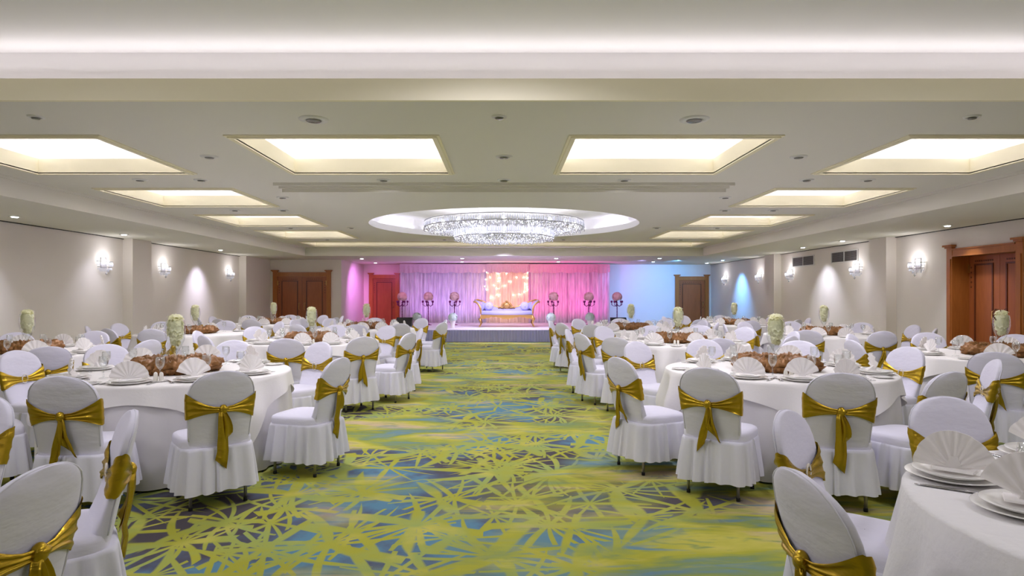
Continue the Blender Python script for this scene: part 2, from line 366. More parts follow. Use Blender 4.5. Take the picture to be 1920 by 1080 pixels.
# ------------------------------------------------------------------ room shell
b = MB(); b.quad((-9.2, YN, 0), (9.2, YN, 0), (9.2, 26.2, 0), (-9.2, 26.2, 0)); struct(b.build('floor', M['carpet']))

# main ceiling with holes
def holed(b, X0, X1, Y0, Y1, z, holes):
    xs = sorted({X0, X1, *[h[0] for h in holes], *[h[1] for h in holes]}); ys = sorted({Y0, Y1, *[h[2] for h in holes], *[h[3] for h in holes]})
    xs = [x for x in xs if X0 <= x <= X1]; ys = [y for y in ys if Y0 <= y <= Y1]
    for i in range(len(xs) - 1):
        for j in range(len(ys) - 1):
            cx, cy_ = (xs[i] + xs[i + 1]) / 2, (ys[j] + ys[j + 1]) / 2
            if any(h[0] < cx < h[1] and h[2] < cy_ < h[3] for h in holes): continue
            b.quad((xs[i], ys[j], z), (xs[i], ys[j + 1], z), (xs[i + 1], ys[j + 1], z), (xs[i + 1], ys[j], z))
b = MB()
holed(b, -XS, XS, YN, YB, ZC, COFFERS + [LONG, TRAY, PANEL])
ceiling = struct(b.build('ceiling', M['ceil']))
b = MB(); b.quad((-9.5, -7.3, 3.75), (9.5, -7.3, 3.75), (9.5, 26.5, 3.75), (-9.5, 26.5, 3.75)); b.build('slab_above', M['ceil'], ceiling)
# soffits: two sides and the back
b = MB()
for sx in (-1, 1):
    x0, x1 = sx * XS, sx * 8.7
    b.quad((x0, YN, ZS), (x0, YR, ZS), (x1, YR, ZS), (x1, YN, ZS))
    b.quad((x0, YN, ZS), (x0, YN, ZC), (x0, YB, ZC), (x0, YB, ZS))
    b.box(min(x0, x0 - sx * .03), max(x0, x0 - sx * .03), YN, YB - .03, ZC - .035, ZC)
b.quad((-XS, YB, ZS), (XS, YB, ZS), (XS, YR, ZS), (-XS, YR, ZS)); b.quad((-XS, YB, ZS), (-XS, YB, ZC), (XS, YB, ZC), (XS, YB, ZS))
b.box(-XS, XS, YB - .03, YB, ZC - .035, ZC)
b.build('soffit', M['ceil'], ceiling)

def coffer(c, rise=0.17, up=0.42, grow=0.16, name='coffer', lip=0.035, moulded=True):
    x0, x1, y0, y1 = c
    b = MB()      # fascia: a lip standing round the hole, a moulding below it
    for (a0, a1, c0, c1) in ((x0 - lip, x1 + lip, y0 - lip, y0), (x0 - lip, x1 + lip, y1, y1 + lip), (x0 - lip, x0, y0, y1), (x1, x1 + lip, y0, y1)):
        b.box(a0, a1, c0, c1, ZC - 0.004, ZC + rise)
    for k, (o, zz) in enumerate(((0.07, 0.012), (0.045, 0.024)) if moulded else ()):
        for (a0, a1, c0, c1) in ((x0 - o, x1 + o, y0 - o, y0), (x0 - o, x1 + o, y1, y1 + o), (x0 - o, x0, y0, y1), (x1, x1 + o, y0, y1)):
            b.box(a0, a1, c0, c1, ZC - zz, ZC)
    f = b.build(name, M['cove'], ceiling)
    g = grow
    X0, X1, Y0, Y1, z0, z1 = x0 - g, x1 + g, y0 - g, y1 + g, ZC + 0.02, ZC + up
    b = MB()
    for (a0, a1, c0, c1) in ((X0, X1, Y0, y0 - lip), (X0, X1, y1 + lip, Y1), (X0, x0 - lip, y0 - lip, y1 + lip), (x1 + lip, X1, y0 - lip, y1 + lip)):
        b.quad((a0, c0, z0 + .13), (a1, c0, z0 + .13), (a1, c1, z0 + .13), (a0, c1, z0 + .13))
    b.quad((X0, Y0, z0), (X1, Y0, z0), (X1, Y0, z1), (X0, Y0, z1)); b.quad((X0, Y1, z0), (X0, Y1, z1), (X1, Y1, z1), (X1, Y1, z0))
    b.quad((X0, Y0, z0), (X0, Y0, z1), (X0, Y1, z1), (X0, Y1, z0)); b.quad((X1, Y0, z0), (X1, Y1, z0), (X1, Y1, z1), (X1, Y0, z1))
    b.quad((X0, Y0, z1), (X1, Y0, z1), (X1, Y1, z1), (X0, Y1, z1))
    b.build('cove_recess', M['recess'], f)
for c in COFFERS: coffer(c)
coffer(LONG, name='long_coffer')
coffer(TRAY, rise=0.165, up=0.44, grow=0.2, name='ceiling_tray', moulded=False)

# dropped panel with crown moulding and round dome
x0, x1, y0, y1 = PANEL
b = MB(); n = 96; cx, cy_, R = DOME
inner = [(cx + R * math.cos(2 * PI * j / n), cy_ + R * math.sin(2 * PI * j / n), ZP) for j in range(n)]
outer = []
for j in range(n):
    a = 2 * PI * j / n; dx, dy = math.cos(a), math.sin(a)
    tx = ((x1 - cx) / dx if dx > 1e-9 else (x0 - cx) / dx if dx < -1e-9 else 1e9); ty = ((y1 - cy_) / dy if dy > 1e-9 else (y0 - cy_) / dy if dy < -1e-9 else 1e9)
    t_ = min(tx, ty); outer.append((cx + dx * t_, cy_ + dy * t_, ZP))
b.loft([outer, inner], smooth=False)
for (px, py) in ((x0, y0), (x1, y0), (x1, y1), (x0, y1)):      # fill the clipped corners
    nb = sorted(outer, key=lambda p: (p[0] - px) ** 2 + (p[1] - py) ** 2)[:2]
    b.add([(px, py, ZP), nb[0], nb[1]], [(0, 1, 2)], False)
for k, (o, za, zb) in enumerate(((0.0, ZP, ZP + .045), (0.035, ZP + .045, ZP + .075), (0.09, ZP + .075, ZC))):
    X0, X1, Y0, Y1 = x0 - o, x1 + o, y0 - o, y1 + o
    r = [(X0, Y0), (X1, Y0), (X1, Y1), (X0, Y1)]
    b.loft([[(*p, za) for p in r], [(*p, zb) for p in r]], smooth=False)
    if o:
        pi_ = (0.0, 0.035)[k - 1]; q = [(x0 - pi_, y0 - pi_), (x1 + pi_, y0 - pi_), (x1 + pi_, y1 + pi_), (x0 - pi_, y1 + pi_)]
        b.loft([[(*p, za) for p in q], [(*p, za) for p in r]], smooth=False)
pan = b.build('ceiling_panel', M['ceil'], ceiling)
b = MB()
b.loft([[(cx + r * math.cos(2 * PI * j / n), cy_ + r * math.sin(2 * PI * j / n), z) for j in range(n)] for r, z in ((R, ZP), (R, ZP + .12), (R + .16, ZP + .12), (R + .16, ZP + .36), (R - .5, ZP + .40), (0.01, ZP + .42))], smooth=False)
b.build('dome', M['recess'], pan)

# walls
def wall(name, quads, m=None):
    b = MB()
    for q in quads: b.quad(*q)
    return struct(b.build(name, m or M['wall']))
H = ZS + .02
RD = (10.45, 11.93, 2.2)     # right doorway y0,y1,z
wall('wall_left', [((-XW, YN, 0), (-XW, YLB, 0), (-XW, YLB, H), (-XW, YN, H))])
wall('wall_right', [((XW, YN, 0), (XW, YN, H), (XW, RD[0], H), (XW, RD[0], 0)), ((XW, RD[1], 0), (XW, RD[1], H), (XW, YR, H), (XW, YR, 0)), ((XW, RD[0], RD[2]), (XW, RD[0], H), (XW, RD[1], H), (XW, RD[1], RD[2]))])
wall('wall_near', [((-8.7, YN, 0), (-8.7, YN, 3.7), (8.7, YN, 3.7), (8.7, YN, 0))])
wall('wall_far', [((-5.69, YR, 0), (8.6, YR, 0), (8.6, YR, H), (-5.69, YR, H))])
wall('wall_block', [((-8.7, YLB, 0), (-5.69, YLB, 0), (-5.69, YLB, H), (-8.7, YLB, H)), ((-5.69, YLB, 0), (-5.69, YR, 0), (-5.69, YR, H), (-5.69, YLB, H))])
for k, (sx, ya, yb) in enumerate(((-1, 14.1, 14.85), (-1, 20.3, YLB), (1, 13.7, 14.35), (1, 19.4, 20.1))):
    b = MB(); b.box(min(sx * XW, sx * 8.18), max(sx * XW, sx * 8.18), ya, yb, 0, ZS); struct(b.build('wall_pillar', M['wall']))
for nm, q in (('baseboard_left', (-XW, -XW + .015, YN, YLB)), ('baseboard_right', (XW - .015, XW, 12.1, YR)), ('baseboard_far', (-5.69, 8.4, YR - .015, YR)), ('baseboard_block', (-8.4, -5.69, YLB - .015, YLB))):
    b = MB(); b.box(*q, 0, .1); struct(b.build(nm, M['cove']))
for k, sx in enumerate((-1, 1)):  # shade of the gap between wall and soffit, put in as a dark strip
    b = MB(); b.box(min(sx * (XW - .03), sx * XW), max(sx * (XW - .03), sx * XW), YN, YLB if sx < 0 else YR, ZS - .012, ZS + .01); struct(b.build('trim_%d' % (k + 1), M['dark']))

# doors: built facing -Y at origin (x across), placed with a rotation
def door(idx, loc, rz, width, height, double, recess, leafm, framem, label=None):
    root = put('door_%d' % idx, None, None, loc, (0, 0, rz)); root['kind'] = 'structure'
    jw = 0.15; hw = width / 2
    for sx in (-1, 1):
        b = MB()
        xa, xb = sorted((sx * hw, sx * (hw - jw)))
        b.box(xa, xb, -.05, .02, 0, height); b.box(xa + .03, xb - .03, -.065, -.05, .2, height - .2)
        b.box(xa - .012, xb + .012, -.065, .02, 0, .18)
        j = b.build('jamb', framem, root)
        b = MB(); b.box(xa - .02, xb + .02, -.075, .02, height, height + .03); b.box(xa - .05, xb + .05, -.1, .02, height + .03, height + .065); b.build('jamb_cap', framem, j)
        if recess > .05:
            b = MB(); b.box(*sorted((sx * (hw - jw), sx * (hw - jw + .04))), .02, recess + .05, 0, height - .15); b.build('reveal', framem, root)
    b = MB(); b.box(-hw + jw, hw - jw, -.045, .02, height - .16, height - .02); b.box(-hw + jw, hw - jw, -.065, .02, height - .035, height - .01); b.box(-hw + jw, hw - jw, -.055, .02, height - .16, height - .14); b.build('lintel', framem, root)
    if recess > .05:
        b = MB(); b.box(-hw + jw, hw - jw, .02, recess + .05, height - .16, height - .12); b.build('reveal_head', framem, root)
    ow = width - 2 * jw; lh = height - .16
    spans = [(-ow / 2, -.003), (.003, ow / 2)] if double else [(-ow / 2, ow / 2)]
    for k, (a, c) in enumerate(spans):
        b = MB(); b.box(a, c, recess, recess + .045, 0.01, lh)
        lf = b.build('leaf', leafm, root)
        b = MB(); ma = 0.14
        for (u0, u1, v0, v1) in ((a + ma, c - ma, lh - .17, lh - .14), (a + ma, c - ma, .14, .17), (a + ma, a + ma + .03, .17, lh - .17), (c - ma - .03, c - ma, .17, lh - .17)):
            b.box(u0, u1, recess - .014, recess, v0, v1)
        b.build('panel_moulding', M['wood_dark'], lf)
        b = MB(); q = 9       # inlay studs along the top rail and outer stile
        for t in range(q):
            xx = a + ma + (c - a - 2 * ma) * (t + .5) / q; b.box(xx - .014, xx + .014, recess - .007, recess, lh - .105, lh - .075)
        so = a + .06 if (k == 0) else c - .06
        for t in range(5): b.box(so - .014, so + .014, recess - .007, recess, lh - .22 - t * .09, lh - .19 - t * .09)
        b.build('stud_inlay', M['wood_dark'], lf)
        hx = (c - .09) if k == 0 and double else (a + .09 if double else c - .09)
        b = MB(); b.tube([(hx, recess, 1.16), (hx, recess - .06, 1.14), (hx, recess - .07, 1.04), (hx, recess - .06, .94), (hx, recess, .92)], .011, 8); b.build('handle', M['brass'], lf)
        if double:
            hx2 = a + .012 if k == 0 else c - .012
            b = MB(); b.box(hx2 - .012, hx2 + .012, recess - .02, recess, lh - .3, lh - .14); b.build('hinge', M['brass'], lf)
    return root
door(1, (-7.06, YLB - .02, 0), 0, 2.02, 2.24, True, 0.0, M['wood_red'], M['wood'])
door(2, (-4.86, YR - .02, .0), 0, 1.22, 2.27, False, 0.0, M['wood_red'], M['wood'])
door(3, (7.62, YR - .02, .0), 0, 1.36, 2.2, False, 0.0, M['wood_red'], M['wood'])
door(4, (XW, 11.19, 0), -PI / 2, 1.78, 2.30, True, 0.27, M['wood_red'], M['wood'])

# ------------------------------------------------------------------ light fittings
HOURS = ['twelve', 'one', 'two', 'three', 'four', 'five', 'six', 'seven', 'eight', 'nine', 'ten', 'eleven']
ORD = ['first', 'second', 'third', 'fourth', 'fifth', 'sixth', 'seventh', 'eighth', 'ninth', 'tenth', 'eleventh', 'twelfth', 'thirteenth', 'fourteenth']
def fit_mesh():
    b = MB(); b.lathe([(0.0, -.006), (.055, -.006), (.06, -.012), (.105, -.010), (.11, 0)], 28); r = b.mesh('trim_ring', M['plaster'])
    b = MB(); b.lathe([(.058, -.016), (.05, -.022), (.0005, -.024)], 20); l0 = b.mesh('lens', M['lampglass']); b = MB(); b.lathe([(.058, -.016), (.05, -.022), (.0005, -.024)], 20)
    return r, l0, b.mesh('lens', M['lit'])
RING, LENS0, LENS1 = fit_mesh()
b = MB(); b.lathe([(.058, -.016), (.05, -.022), (.0005, -.024)], 20); LENSB = b.mesh('lens', M['litblue'])
rows_dl = {}
def side_word(x):
    return 'on the centre line' if abs(x) < .3 else ('left of centre' if x < 0 else 'right of centre')
def downlight(x, y, z, lens, label, s=1.0):
    o = thing('recessed_downlight', (x, y, z), 0, label, 'downlight', 'recessed ceiling downlights'); o.scale = (s, s, 1)
    put('trim_ring', RING, o); put('lens', lens, o)
ys = sorted({y for x, y in DOWN})
for (x, y) in DOWN:
    same = sorted([q for q in DOWN if q[1] == y])
    downlight(x, y, ZC, LENS0, 'small round downlight, %s from the left in the %s ceiling row' % (ORD[same.index((x, y))], ORD[ys.index(y)]), 1.15 if y in (5.48,) else (.6 if y == 5.40 else .85))
downlight(TRAYD[0][0], TRAYD[0][1], ZC + .44, LENS0, 'large round downlight in the front ceiling tray at the picture top', 1.3)
for i, (x, y, c, k) in enumerate(SOFF):
    if abs(y - 6.5) < .1 or abs(y - 7.5) < .1: continue
    wl = [q for q in SOFF if (q[0] < 0) == (x < 0) and q[1] > 8]; wl.sort(key=lambda q: q[1])
    downlight(x, y, ZS, LENSB if c[0] < .3 else LENS1, 'lit white downlight, %s along the %s side soffit' % (ORD[[q[1] for q in wl].index(y)], 'left' if x < 0 else 'right'), .8)
BACKD = [(-4.8, 21.6, 1), (-4.9, 24.4, 1), (-1.55, 23.6, 1), (2.0, 23.6, 1), (-1.4, 21.4, 1), (1.75, 21.4, 1), (5.5, 23.6, 1), (5.2, 21.4, 1), (7.8, 24.6, 1)]
for i, (x, y, q) in enumerate(BACKD):
    downlight(x, y, ZS, LENSB if x > 4 else LENS1, 'lit downlight, %s from the left in the soffit by the stage' % ORD[sorted(BACKD).index((x, y, q))], .95)

# wall sconces: backplate, crystal tiers, two bulbs
def sconce_meshes():
    b = MB(); b.box(-.07, .07, -.02, 0, -.08, .10); plate = b.mesh('backplate', M['chrome'])
    b = MB()
    for (w_, z) in ((.17, .03), (.15, -.06)):
        b.tube([(w_ * math.cos(a), -w_ * .75 * math.sin(a) - .005, z) for a in [PI * k / 14 for k in range(15)]], .007, 6)
    frame = b.mesh('tier_frame', M['chrome'])
    b = MB()
    for (w_, z, h, n_) in ((.17, .02, .075, 22), (.15, -.07, .045, 18), (.10, -.09, .06, 12)):
        for k in range(n_):
            a = PI * (k + .5) / n_; b.octa((w_ * math.cos(a), -w_ * .75 * math.sin(a) - .005, z - h / 2), .009, h / 2)
    cry = b.mesh('crystal_drops', M['rod'])
    b = MB(); b.lathe([(.006, .0), (.016, .03), (.018, .05), (.009, .085), (.001, .10)], 12); bulb = b.mesh('bulb', M['bulb'])
    b = MB(); b.octa((0, -.06, -.17), .022, .03); fin = b.mesh('finial', M['crystal'])
    return plate, frame, cry, bulb, fin
SC = sconce_meshes()
def sconce(x, y, z, k, side):
    rz = -PI / 2 if side == 'right' else PI / 2
    s_ = 1.25
    o = thing('wall_sconce', (x, y, z), rz, 'crystal wall sconce with bright bulbs, %s along the %s wall' % (ORD[k], side), 'wall light', 'crystal sconces on the %s wall' % side)
    o.scale = (s_, s_, s_)
    put('backplate', SC[0], o); put('tier_frame', SC[1], o); put('crystal_drops', SC[2], o, kind='stuff'); put('finial', SC[4], o)
    for dx in (-.05, .05): put('bulb', SC[3], o, (dx, -.055, -.01))
    sg = 1 if side == 'left' else -1
    lamp('sconce_glow', 'POINT', (x + sg * .27, y, z + .12), P_SCONCE, (0.97, 0.95, 1.0), shadow_soft_size=0.05)
for i, (y) in enumerate((13.4, 15.75, 19.5)): sconce(-XW, y, 2.09, i, 'left')
for i, (y) in enumerate((12.97, 15.2, 18.7, 20.95, 24.2)): sconce(XW, y, 2.05, i, 'right')

# ventilation grilles on the right wall
for i, (ya, yb, nm) in enumerate(((15.16, 16.4, 'nearer'), (17.3, 18.6, 'farther'))):
    o = thing('air_grille', (XW, (ya + yb) / 2, 2.38), PI / 2, 'grey louvred air grille high on the right wall, %s of two' % nm, 'air vent', 'air grilles on the wall')
    hw = (yb - ya) / 2; b = MB()
    for q in ((-hw, hw, .12, .15), (-hw, hw, -.15, -.12), (-hw, -hw + .03, -.12, .12), (hw - .03, hw, -.12, .12), (-.01, .01, -.12, .12)): b.box(q[0], q[1], 0, .025, q[2], q[3])
    b.build('frame', M['plaster'], o)
    b = MB(); b.box(-hw, hw, .0, .004, -.13, .13); b.build('backing', M['dark'], o)
    for k in range(9):
        z = -.105 + k * .026; b = MB(); b.add([(-hw + .03, .006, z), (hw - .03, .006, z), (hw - .03, .02, z - .012), (-hw + .03, .02, z - .012), (-hw + .03, .006, z + .006), (hw - .03, .006, z + .006), (hw - .03, .02, z - .006), (-hw + .03, .02, z - .006)],
              [(0, 1, 2, 3), (4, 7, 6, 5), (3, 2, 6, 7), (0, 4, 5, 1)], False); b.build('slat', M['grille'], o)

# chandelier
def chandelier():
    cx, cy_, _ = DOME
    o = thing('chandelier', (cx, cy_, 0), 0, 'huge two-tier round crystal chandelier glowing under the ceiling dome', 'chandelier')
    b = MB()
    for (r, z) in ((1.58, 2.88), (1.58, 2.76), (1.0, 2.76), (.99, 2.57), (.6, 2.6)):
        b.tube([(r * math.cos(2 * PI * k / 64), r * math.sin(2 * PI * k / 64), z) for k in range(65)], .012, 6)
    for k in range(8):
        a = 2 * PI * k / 8; b.tube([(1.57 * math.cos(a), 1.57 * math.sin(a), 2.88), (.2 * math.cos(a), .2 * math.sin(a), 2.92)], .01, 6)
    [b.tube([(.5 * sx, .5 * sy, 2.9), (.5 * sx, .5 * sy, 3.24)], .006, 5) for sx in (-1, 1) for sy in (-1, 1)]; b.build('frame', M['chrome'], o)
    rr = random.Random(3)
    b = MB()
    for k in range(230):
        a = 2 * PI * k / 230; r = 1.58 + rr.uniform(-.01, .01); b.octa((r * math.cos(a), r * math.sin(a), 2.80), .013, .075 + rr.uniform(-.01, .01))
    t1 = b.build('upper_rods', M['rod'], o, kind='stuff')
    b = MB()
    for k in range(150):
        a = 2 * PI * k / 150; r = .99 + rr.uniform(-.01, .01); b.octa((r * math.cos(a), r * math.sin(a), 2.655), .014, .115 + rr.uniform(-.015, .015))
    b.build('lower_rods', M['rod'], o, kind='stuff')
    b = MB()
    for k in range(2600):
        a = rr.uniform(0, 2 * PI); r = math.sqrt(rr.uniform(.95 ** 2, 1.6 ** 2)); b.octa((r * math.cos(a), r * math.sin(a), 2.735 + rr.uniform(-.03, .03)), .014, .026)
    b.build('upper_crystals', M['crystal'], o, kind='stuff')
    b = MB()
    for k in range(1900):
        a = rr.uniform(0, 2 * PI); r = math.sqrt(rr.uniform(0, 1)) * 1.0; b.octa((r * math.cos(a), r * math.sin(a), 2.545 + rr.uniform(-.03, .03)), .014, .026)
    b.build('lower_crystals', M['crystal'], o, kind='stuff')
    b = MB(); b.ball((0, 0, 0), .035, 10, 6); bm_ = b.mesh('bulb', M['bulb'])
    for k in range(20):
        a = 2 * PI * k / 20; put('bulb', bm_, o, (1.42 * math.cos(a), 1.42 * math.sin(a), 2.81))
    for k in range(14):
        a = 2 * PI * (k + .5) / 14; put('bulb', bm_, o, (.84 * math.cos(a), .84 * math.sin(a), 2.66))
    lamp('chandelier_glow', 'POINT', (cx, cy_, 2.66), 30, COOL, shadow_soft_size=0.3)
    for k in range(6):
        a = 2 * PI * k / 6; lamp('chandelier_glow', 'POINT', (cx + 1.25 * math.cos(a), cy_ + 1.25 * math.sin(a), 2.80), 3, COOL, shadow_soft_size=0.1)
chandelier()

# ------------------------------------------------------------------ chair
def bk_y(z): return -.205 - (z - .42) * .21 - .05 * max(0, z - .6) ** 2
def bk_w(z):
    if z <= .73: return .188 + .024 * (z - .38) / .35
    t = min(1, (z - .73) / .19); return .212 * max(0.0, 1 - t ** 2.9) ** .46
def sgnp(c, e): return math.copysign(abs(c) ** e, c)
def bk_pt(th, z, off=0.0):
    wv, c, s_ = bk_w(z), math.cos(th), math.sin(th)
    x = (wv + off) * sgnp(c, .5)
    tf = .026 + .055 * max(0, (.62 - z) / .2) ** 1.6 if z < .62 else .026
    if z > .86: tf *= 1 - .45 * (z - .86) / .06
    ty = (tf if s_ > 0 else .026 * (1 - .45 * max(0, (z - .86) / .06)))
    y = bk_y(z) + (ty + off) * sgnp(s_, .6) + .022 * (min(abs(x), .22) / .2) ** 2
    return (x, y, z)
def sup(a, bx, by, cy_=0.0, e=.42): return (bx * sgnp(math.cos(a), e), cy_ + by * sgnp(math.sin(a), e))
def chair_meshes():
    R_ = {}
    n = 80
    zs = [.37, .42, .46, .50, .54, .58, .64, .70, .75, .79, .83, .86, .88, .895, .906, .9135, .918, .9198]
    b = MB(); b.loft([[bk_pt(2 * PI * j / n, z) for j in range(n)] for z in zs], True, False, True); R_['back'] = b.mesh('back_cover', M['spandex'])
    pp = []
    for z in zs[2:-1]: pp.append((bk_w(z) - .003, bk_pt(PI * 1.5, z)[1] + .010 + .022 * (bk_w(z) / .2) ** 2, z))
    top = [(-x, y, z) for x, y, z in reversed(pp)]
    b = MB(); b.tube(pp + [(0, bk_pt(PI * 1.5, .919)[1] + .01, .921)] + top, .0035, 5); R_['piping'] = b.mesh('piping', M['skirt'])
    # seat
    b = MB(); n = 48
    b.loft([[(*sup(2 * PI * j / n, a, a * .98, 0.0), z) for j in range(n)] for a, z in ((.226, .365), (.228, .42), (.228, .445), (.222, .462), (.205, .472), (.15, .478), (.05, .481), (.002, .481))]); R_['seat'] = b.mesh('seat_cover', M['spandex'])
    # pleated skirt
    NP = 19; n = NP * 9; rings = []
    rr = random.Random(5); ph = [rr.uniform(-.4, .4) for _ in range(27)]; am = [rr.uniform(.7, 1.3) for _ in range(27)]
    per = []; N2 = 2000; pts = [sup(2 * PI * i / N2, 1, 1.02, 0, .42) for i in range(N2 + 1)]; acc = [0]
    for i in range(N2): acc.append(acc[-1] + math.dist(pts[i], pts[i + 1]))
    k = 0
    for j in range(n):
        t = acc[-1] * j / n
        while acc[k + 1] < t: k += 1
        per.append(2 * PI * k / N2)
    for z, fl, amp in ((.412, -.06, 0), (.409, -.008, 0), (.405, .002, .001), (.39, .006, .004), (.35, .010, .008), (.28, .018, .013), (.2, .026, .017), (.14, .032, .020), (.118, .034, .021)):
        ring = []
        for j in range(n):
            q = j / n * NP; i = int(q); fr = q - i
            wv = math.sin(2 * PI * (q + .16 * math.sin(q * 1.7 + 1)) + .5 * math.sin(2 * PI * q)) * am[i]
            wv = wv * .7 if wv > 0 else wv * 1.0
            o_ = fl + amp * wv; x, y = sup(per[j], .229 + o_, .238 + o_, -.008)
            ring.append((x, y, z + (.006 * math.sin(q * .9) if z < .15 else 0)))
        rings.append(ring)
    b = MB(); b.loft(rings); R_['skirt'] = b.mesh('skirt', M['skirt'])
    # sash
    R_['sash'] = []
    for var in range(3):
        n = 80; rings = []; rows = 19; rv = random.Random(20 + var)
        tilt = (0, .012, -.010)[var]
        for r in range(rows):
            t = r / (rows - 1) * 2 - 1; ring = []
            for j in range(n):
                th = 2 * PI * j / n; s_, c = math.sin(th), math.cos(th)
                pinch = abs(c) ** .8
                hh = .017 + .072 * pinch ** 1.25 if s_ < 0 else .022 + .062 * pinch ** 1.2
                zc = .664 + .022 * pinch + tilt * c
                zz = zc + t * hh
                fold = (.0075 * math.sin(t * 9.5 + 1.2 * math.sin(2 * th + var) + var) + .003 * math.sin(t * 21 + 3 * th)) * (.06 + 1.2 * s_ * s_ * (.25 + pinch))
                cen = math.exp(-(c / .12) ** 2) * .008
                x, y, z = bk_pt(th, zz, .0125 + fold + cen); ring.append((x, y, z))
            rings.append(ring)
        b = MB(); b.loft(rings); R_['sash'].append(b.mesh('sash', M['gold']))
    yr = bk_pt(PI * 1.5, .665)[1]
    b = MB(); b.ball((0, yr - .02, .668), .03, 12, 8, (.9, .75, 1.05)); b.ball((.006, yr - .03, .672), .02, 10, 6, (1.3, .7, .8)); R_['knot'] = b.mesh('knot', M['gold'])
    def tail(dx, ln, w1, seed, slant):
        rv = random.Random(seed); rings = []; n = 16
        for i in range(9):
            t = i / 8; z = .655 - ln * t; cx = dx * t + .012 * math.sin(t * 4 + seed); ww = .016 + (w1 - .016) * min(1, t * 1.5) ** .8
            cy_ = bk_y(max(z, .42)) - .052 - .018 * math.sin(t * PI) - .012 * (1 if z < .42 else 0)
            ring = []
            for j in range(n):
                a = 2 * PI * j / n; u = math.cos(a)
                fy = .011 * math.sin(u * 4.2 + seed) * (1 - .3 * t) + .004 * math.sin(a)
                zz = z + slant * u * (.035 if i == 8 else (.02 if i == 7 else 0))
                ring.append((cx + ww * u, cy_ + fy, zz))
            rings.append(ring)
        b = MB(); b.loft(rings, True, True, True); return b.mesh('tail', M['gold'])
    R_['tails'] = [(tail(-.045, .30, .030, 1, 1), tail(.05, .22, .032, 2, -1)), (tail(-.03, .27, .034, 3, 1), tail(.03, .33, .030, 4, -1)), (tail(-.012, .36, .036, 5, -1), tail(.035, .2, .03, 6, 1))]
    yf = bk_pt(PI * .5, .67)[1]
    b = MB(); ring = []
    for k in range(33):
        a = 2 * PI * k / 32; ring.append((.028 * math.cos(a), yf + .020, .668 + .036 * math.sin(a)))
    b.tube(ring, .0055, 6, False); R_['buckle'] = b.mesh('buckle', M['buckle'])
    b = MB(); b.tube([(0, 0, .38), (0, 0, .018)], [.014, .011], 8); R_['leg'] = b.mesh('leg', M['chrome'])
    b = MB(); b.lathe([(.014, 0), (.014, .02), (.0125, .025)], 8, cap0=True); R_['foot'] = b.mesh('foot', M['rubber'])
    return R_
CHM = chair_meshes()
def make_chair(x, y, rz, label, var, lod, sc=1.0):
    o = thing('banquet_chair', (x, y, 0), rz, label, 'chair', 'white covered banquet chairs')
    bc = put('back_cover', CHM['back'], o); put('seat_cover', CHM['seat'], o); put('skirt', CHM['skirt'], o)
    if lod < 2: put('piping', CHM['piping'], bc)
    s_ = put('sash', CHM['sash'][var], o)
    put('knot', CHM['knot'], s_); put('buckle', CHM['buckle'], s_)
    for t in CHM['tails'][var]: put('tail', t, s_)
    for (lx, ly) in ((-.175, -.185), (.175, -.185), (-.175, .175), (.175, .175)):
        lg = put('leg', CHM['leg'], o, (lx, ly, 0))
        if lod < 2: put('foot', CHM['foot'], lg)
    return o

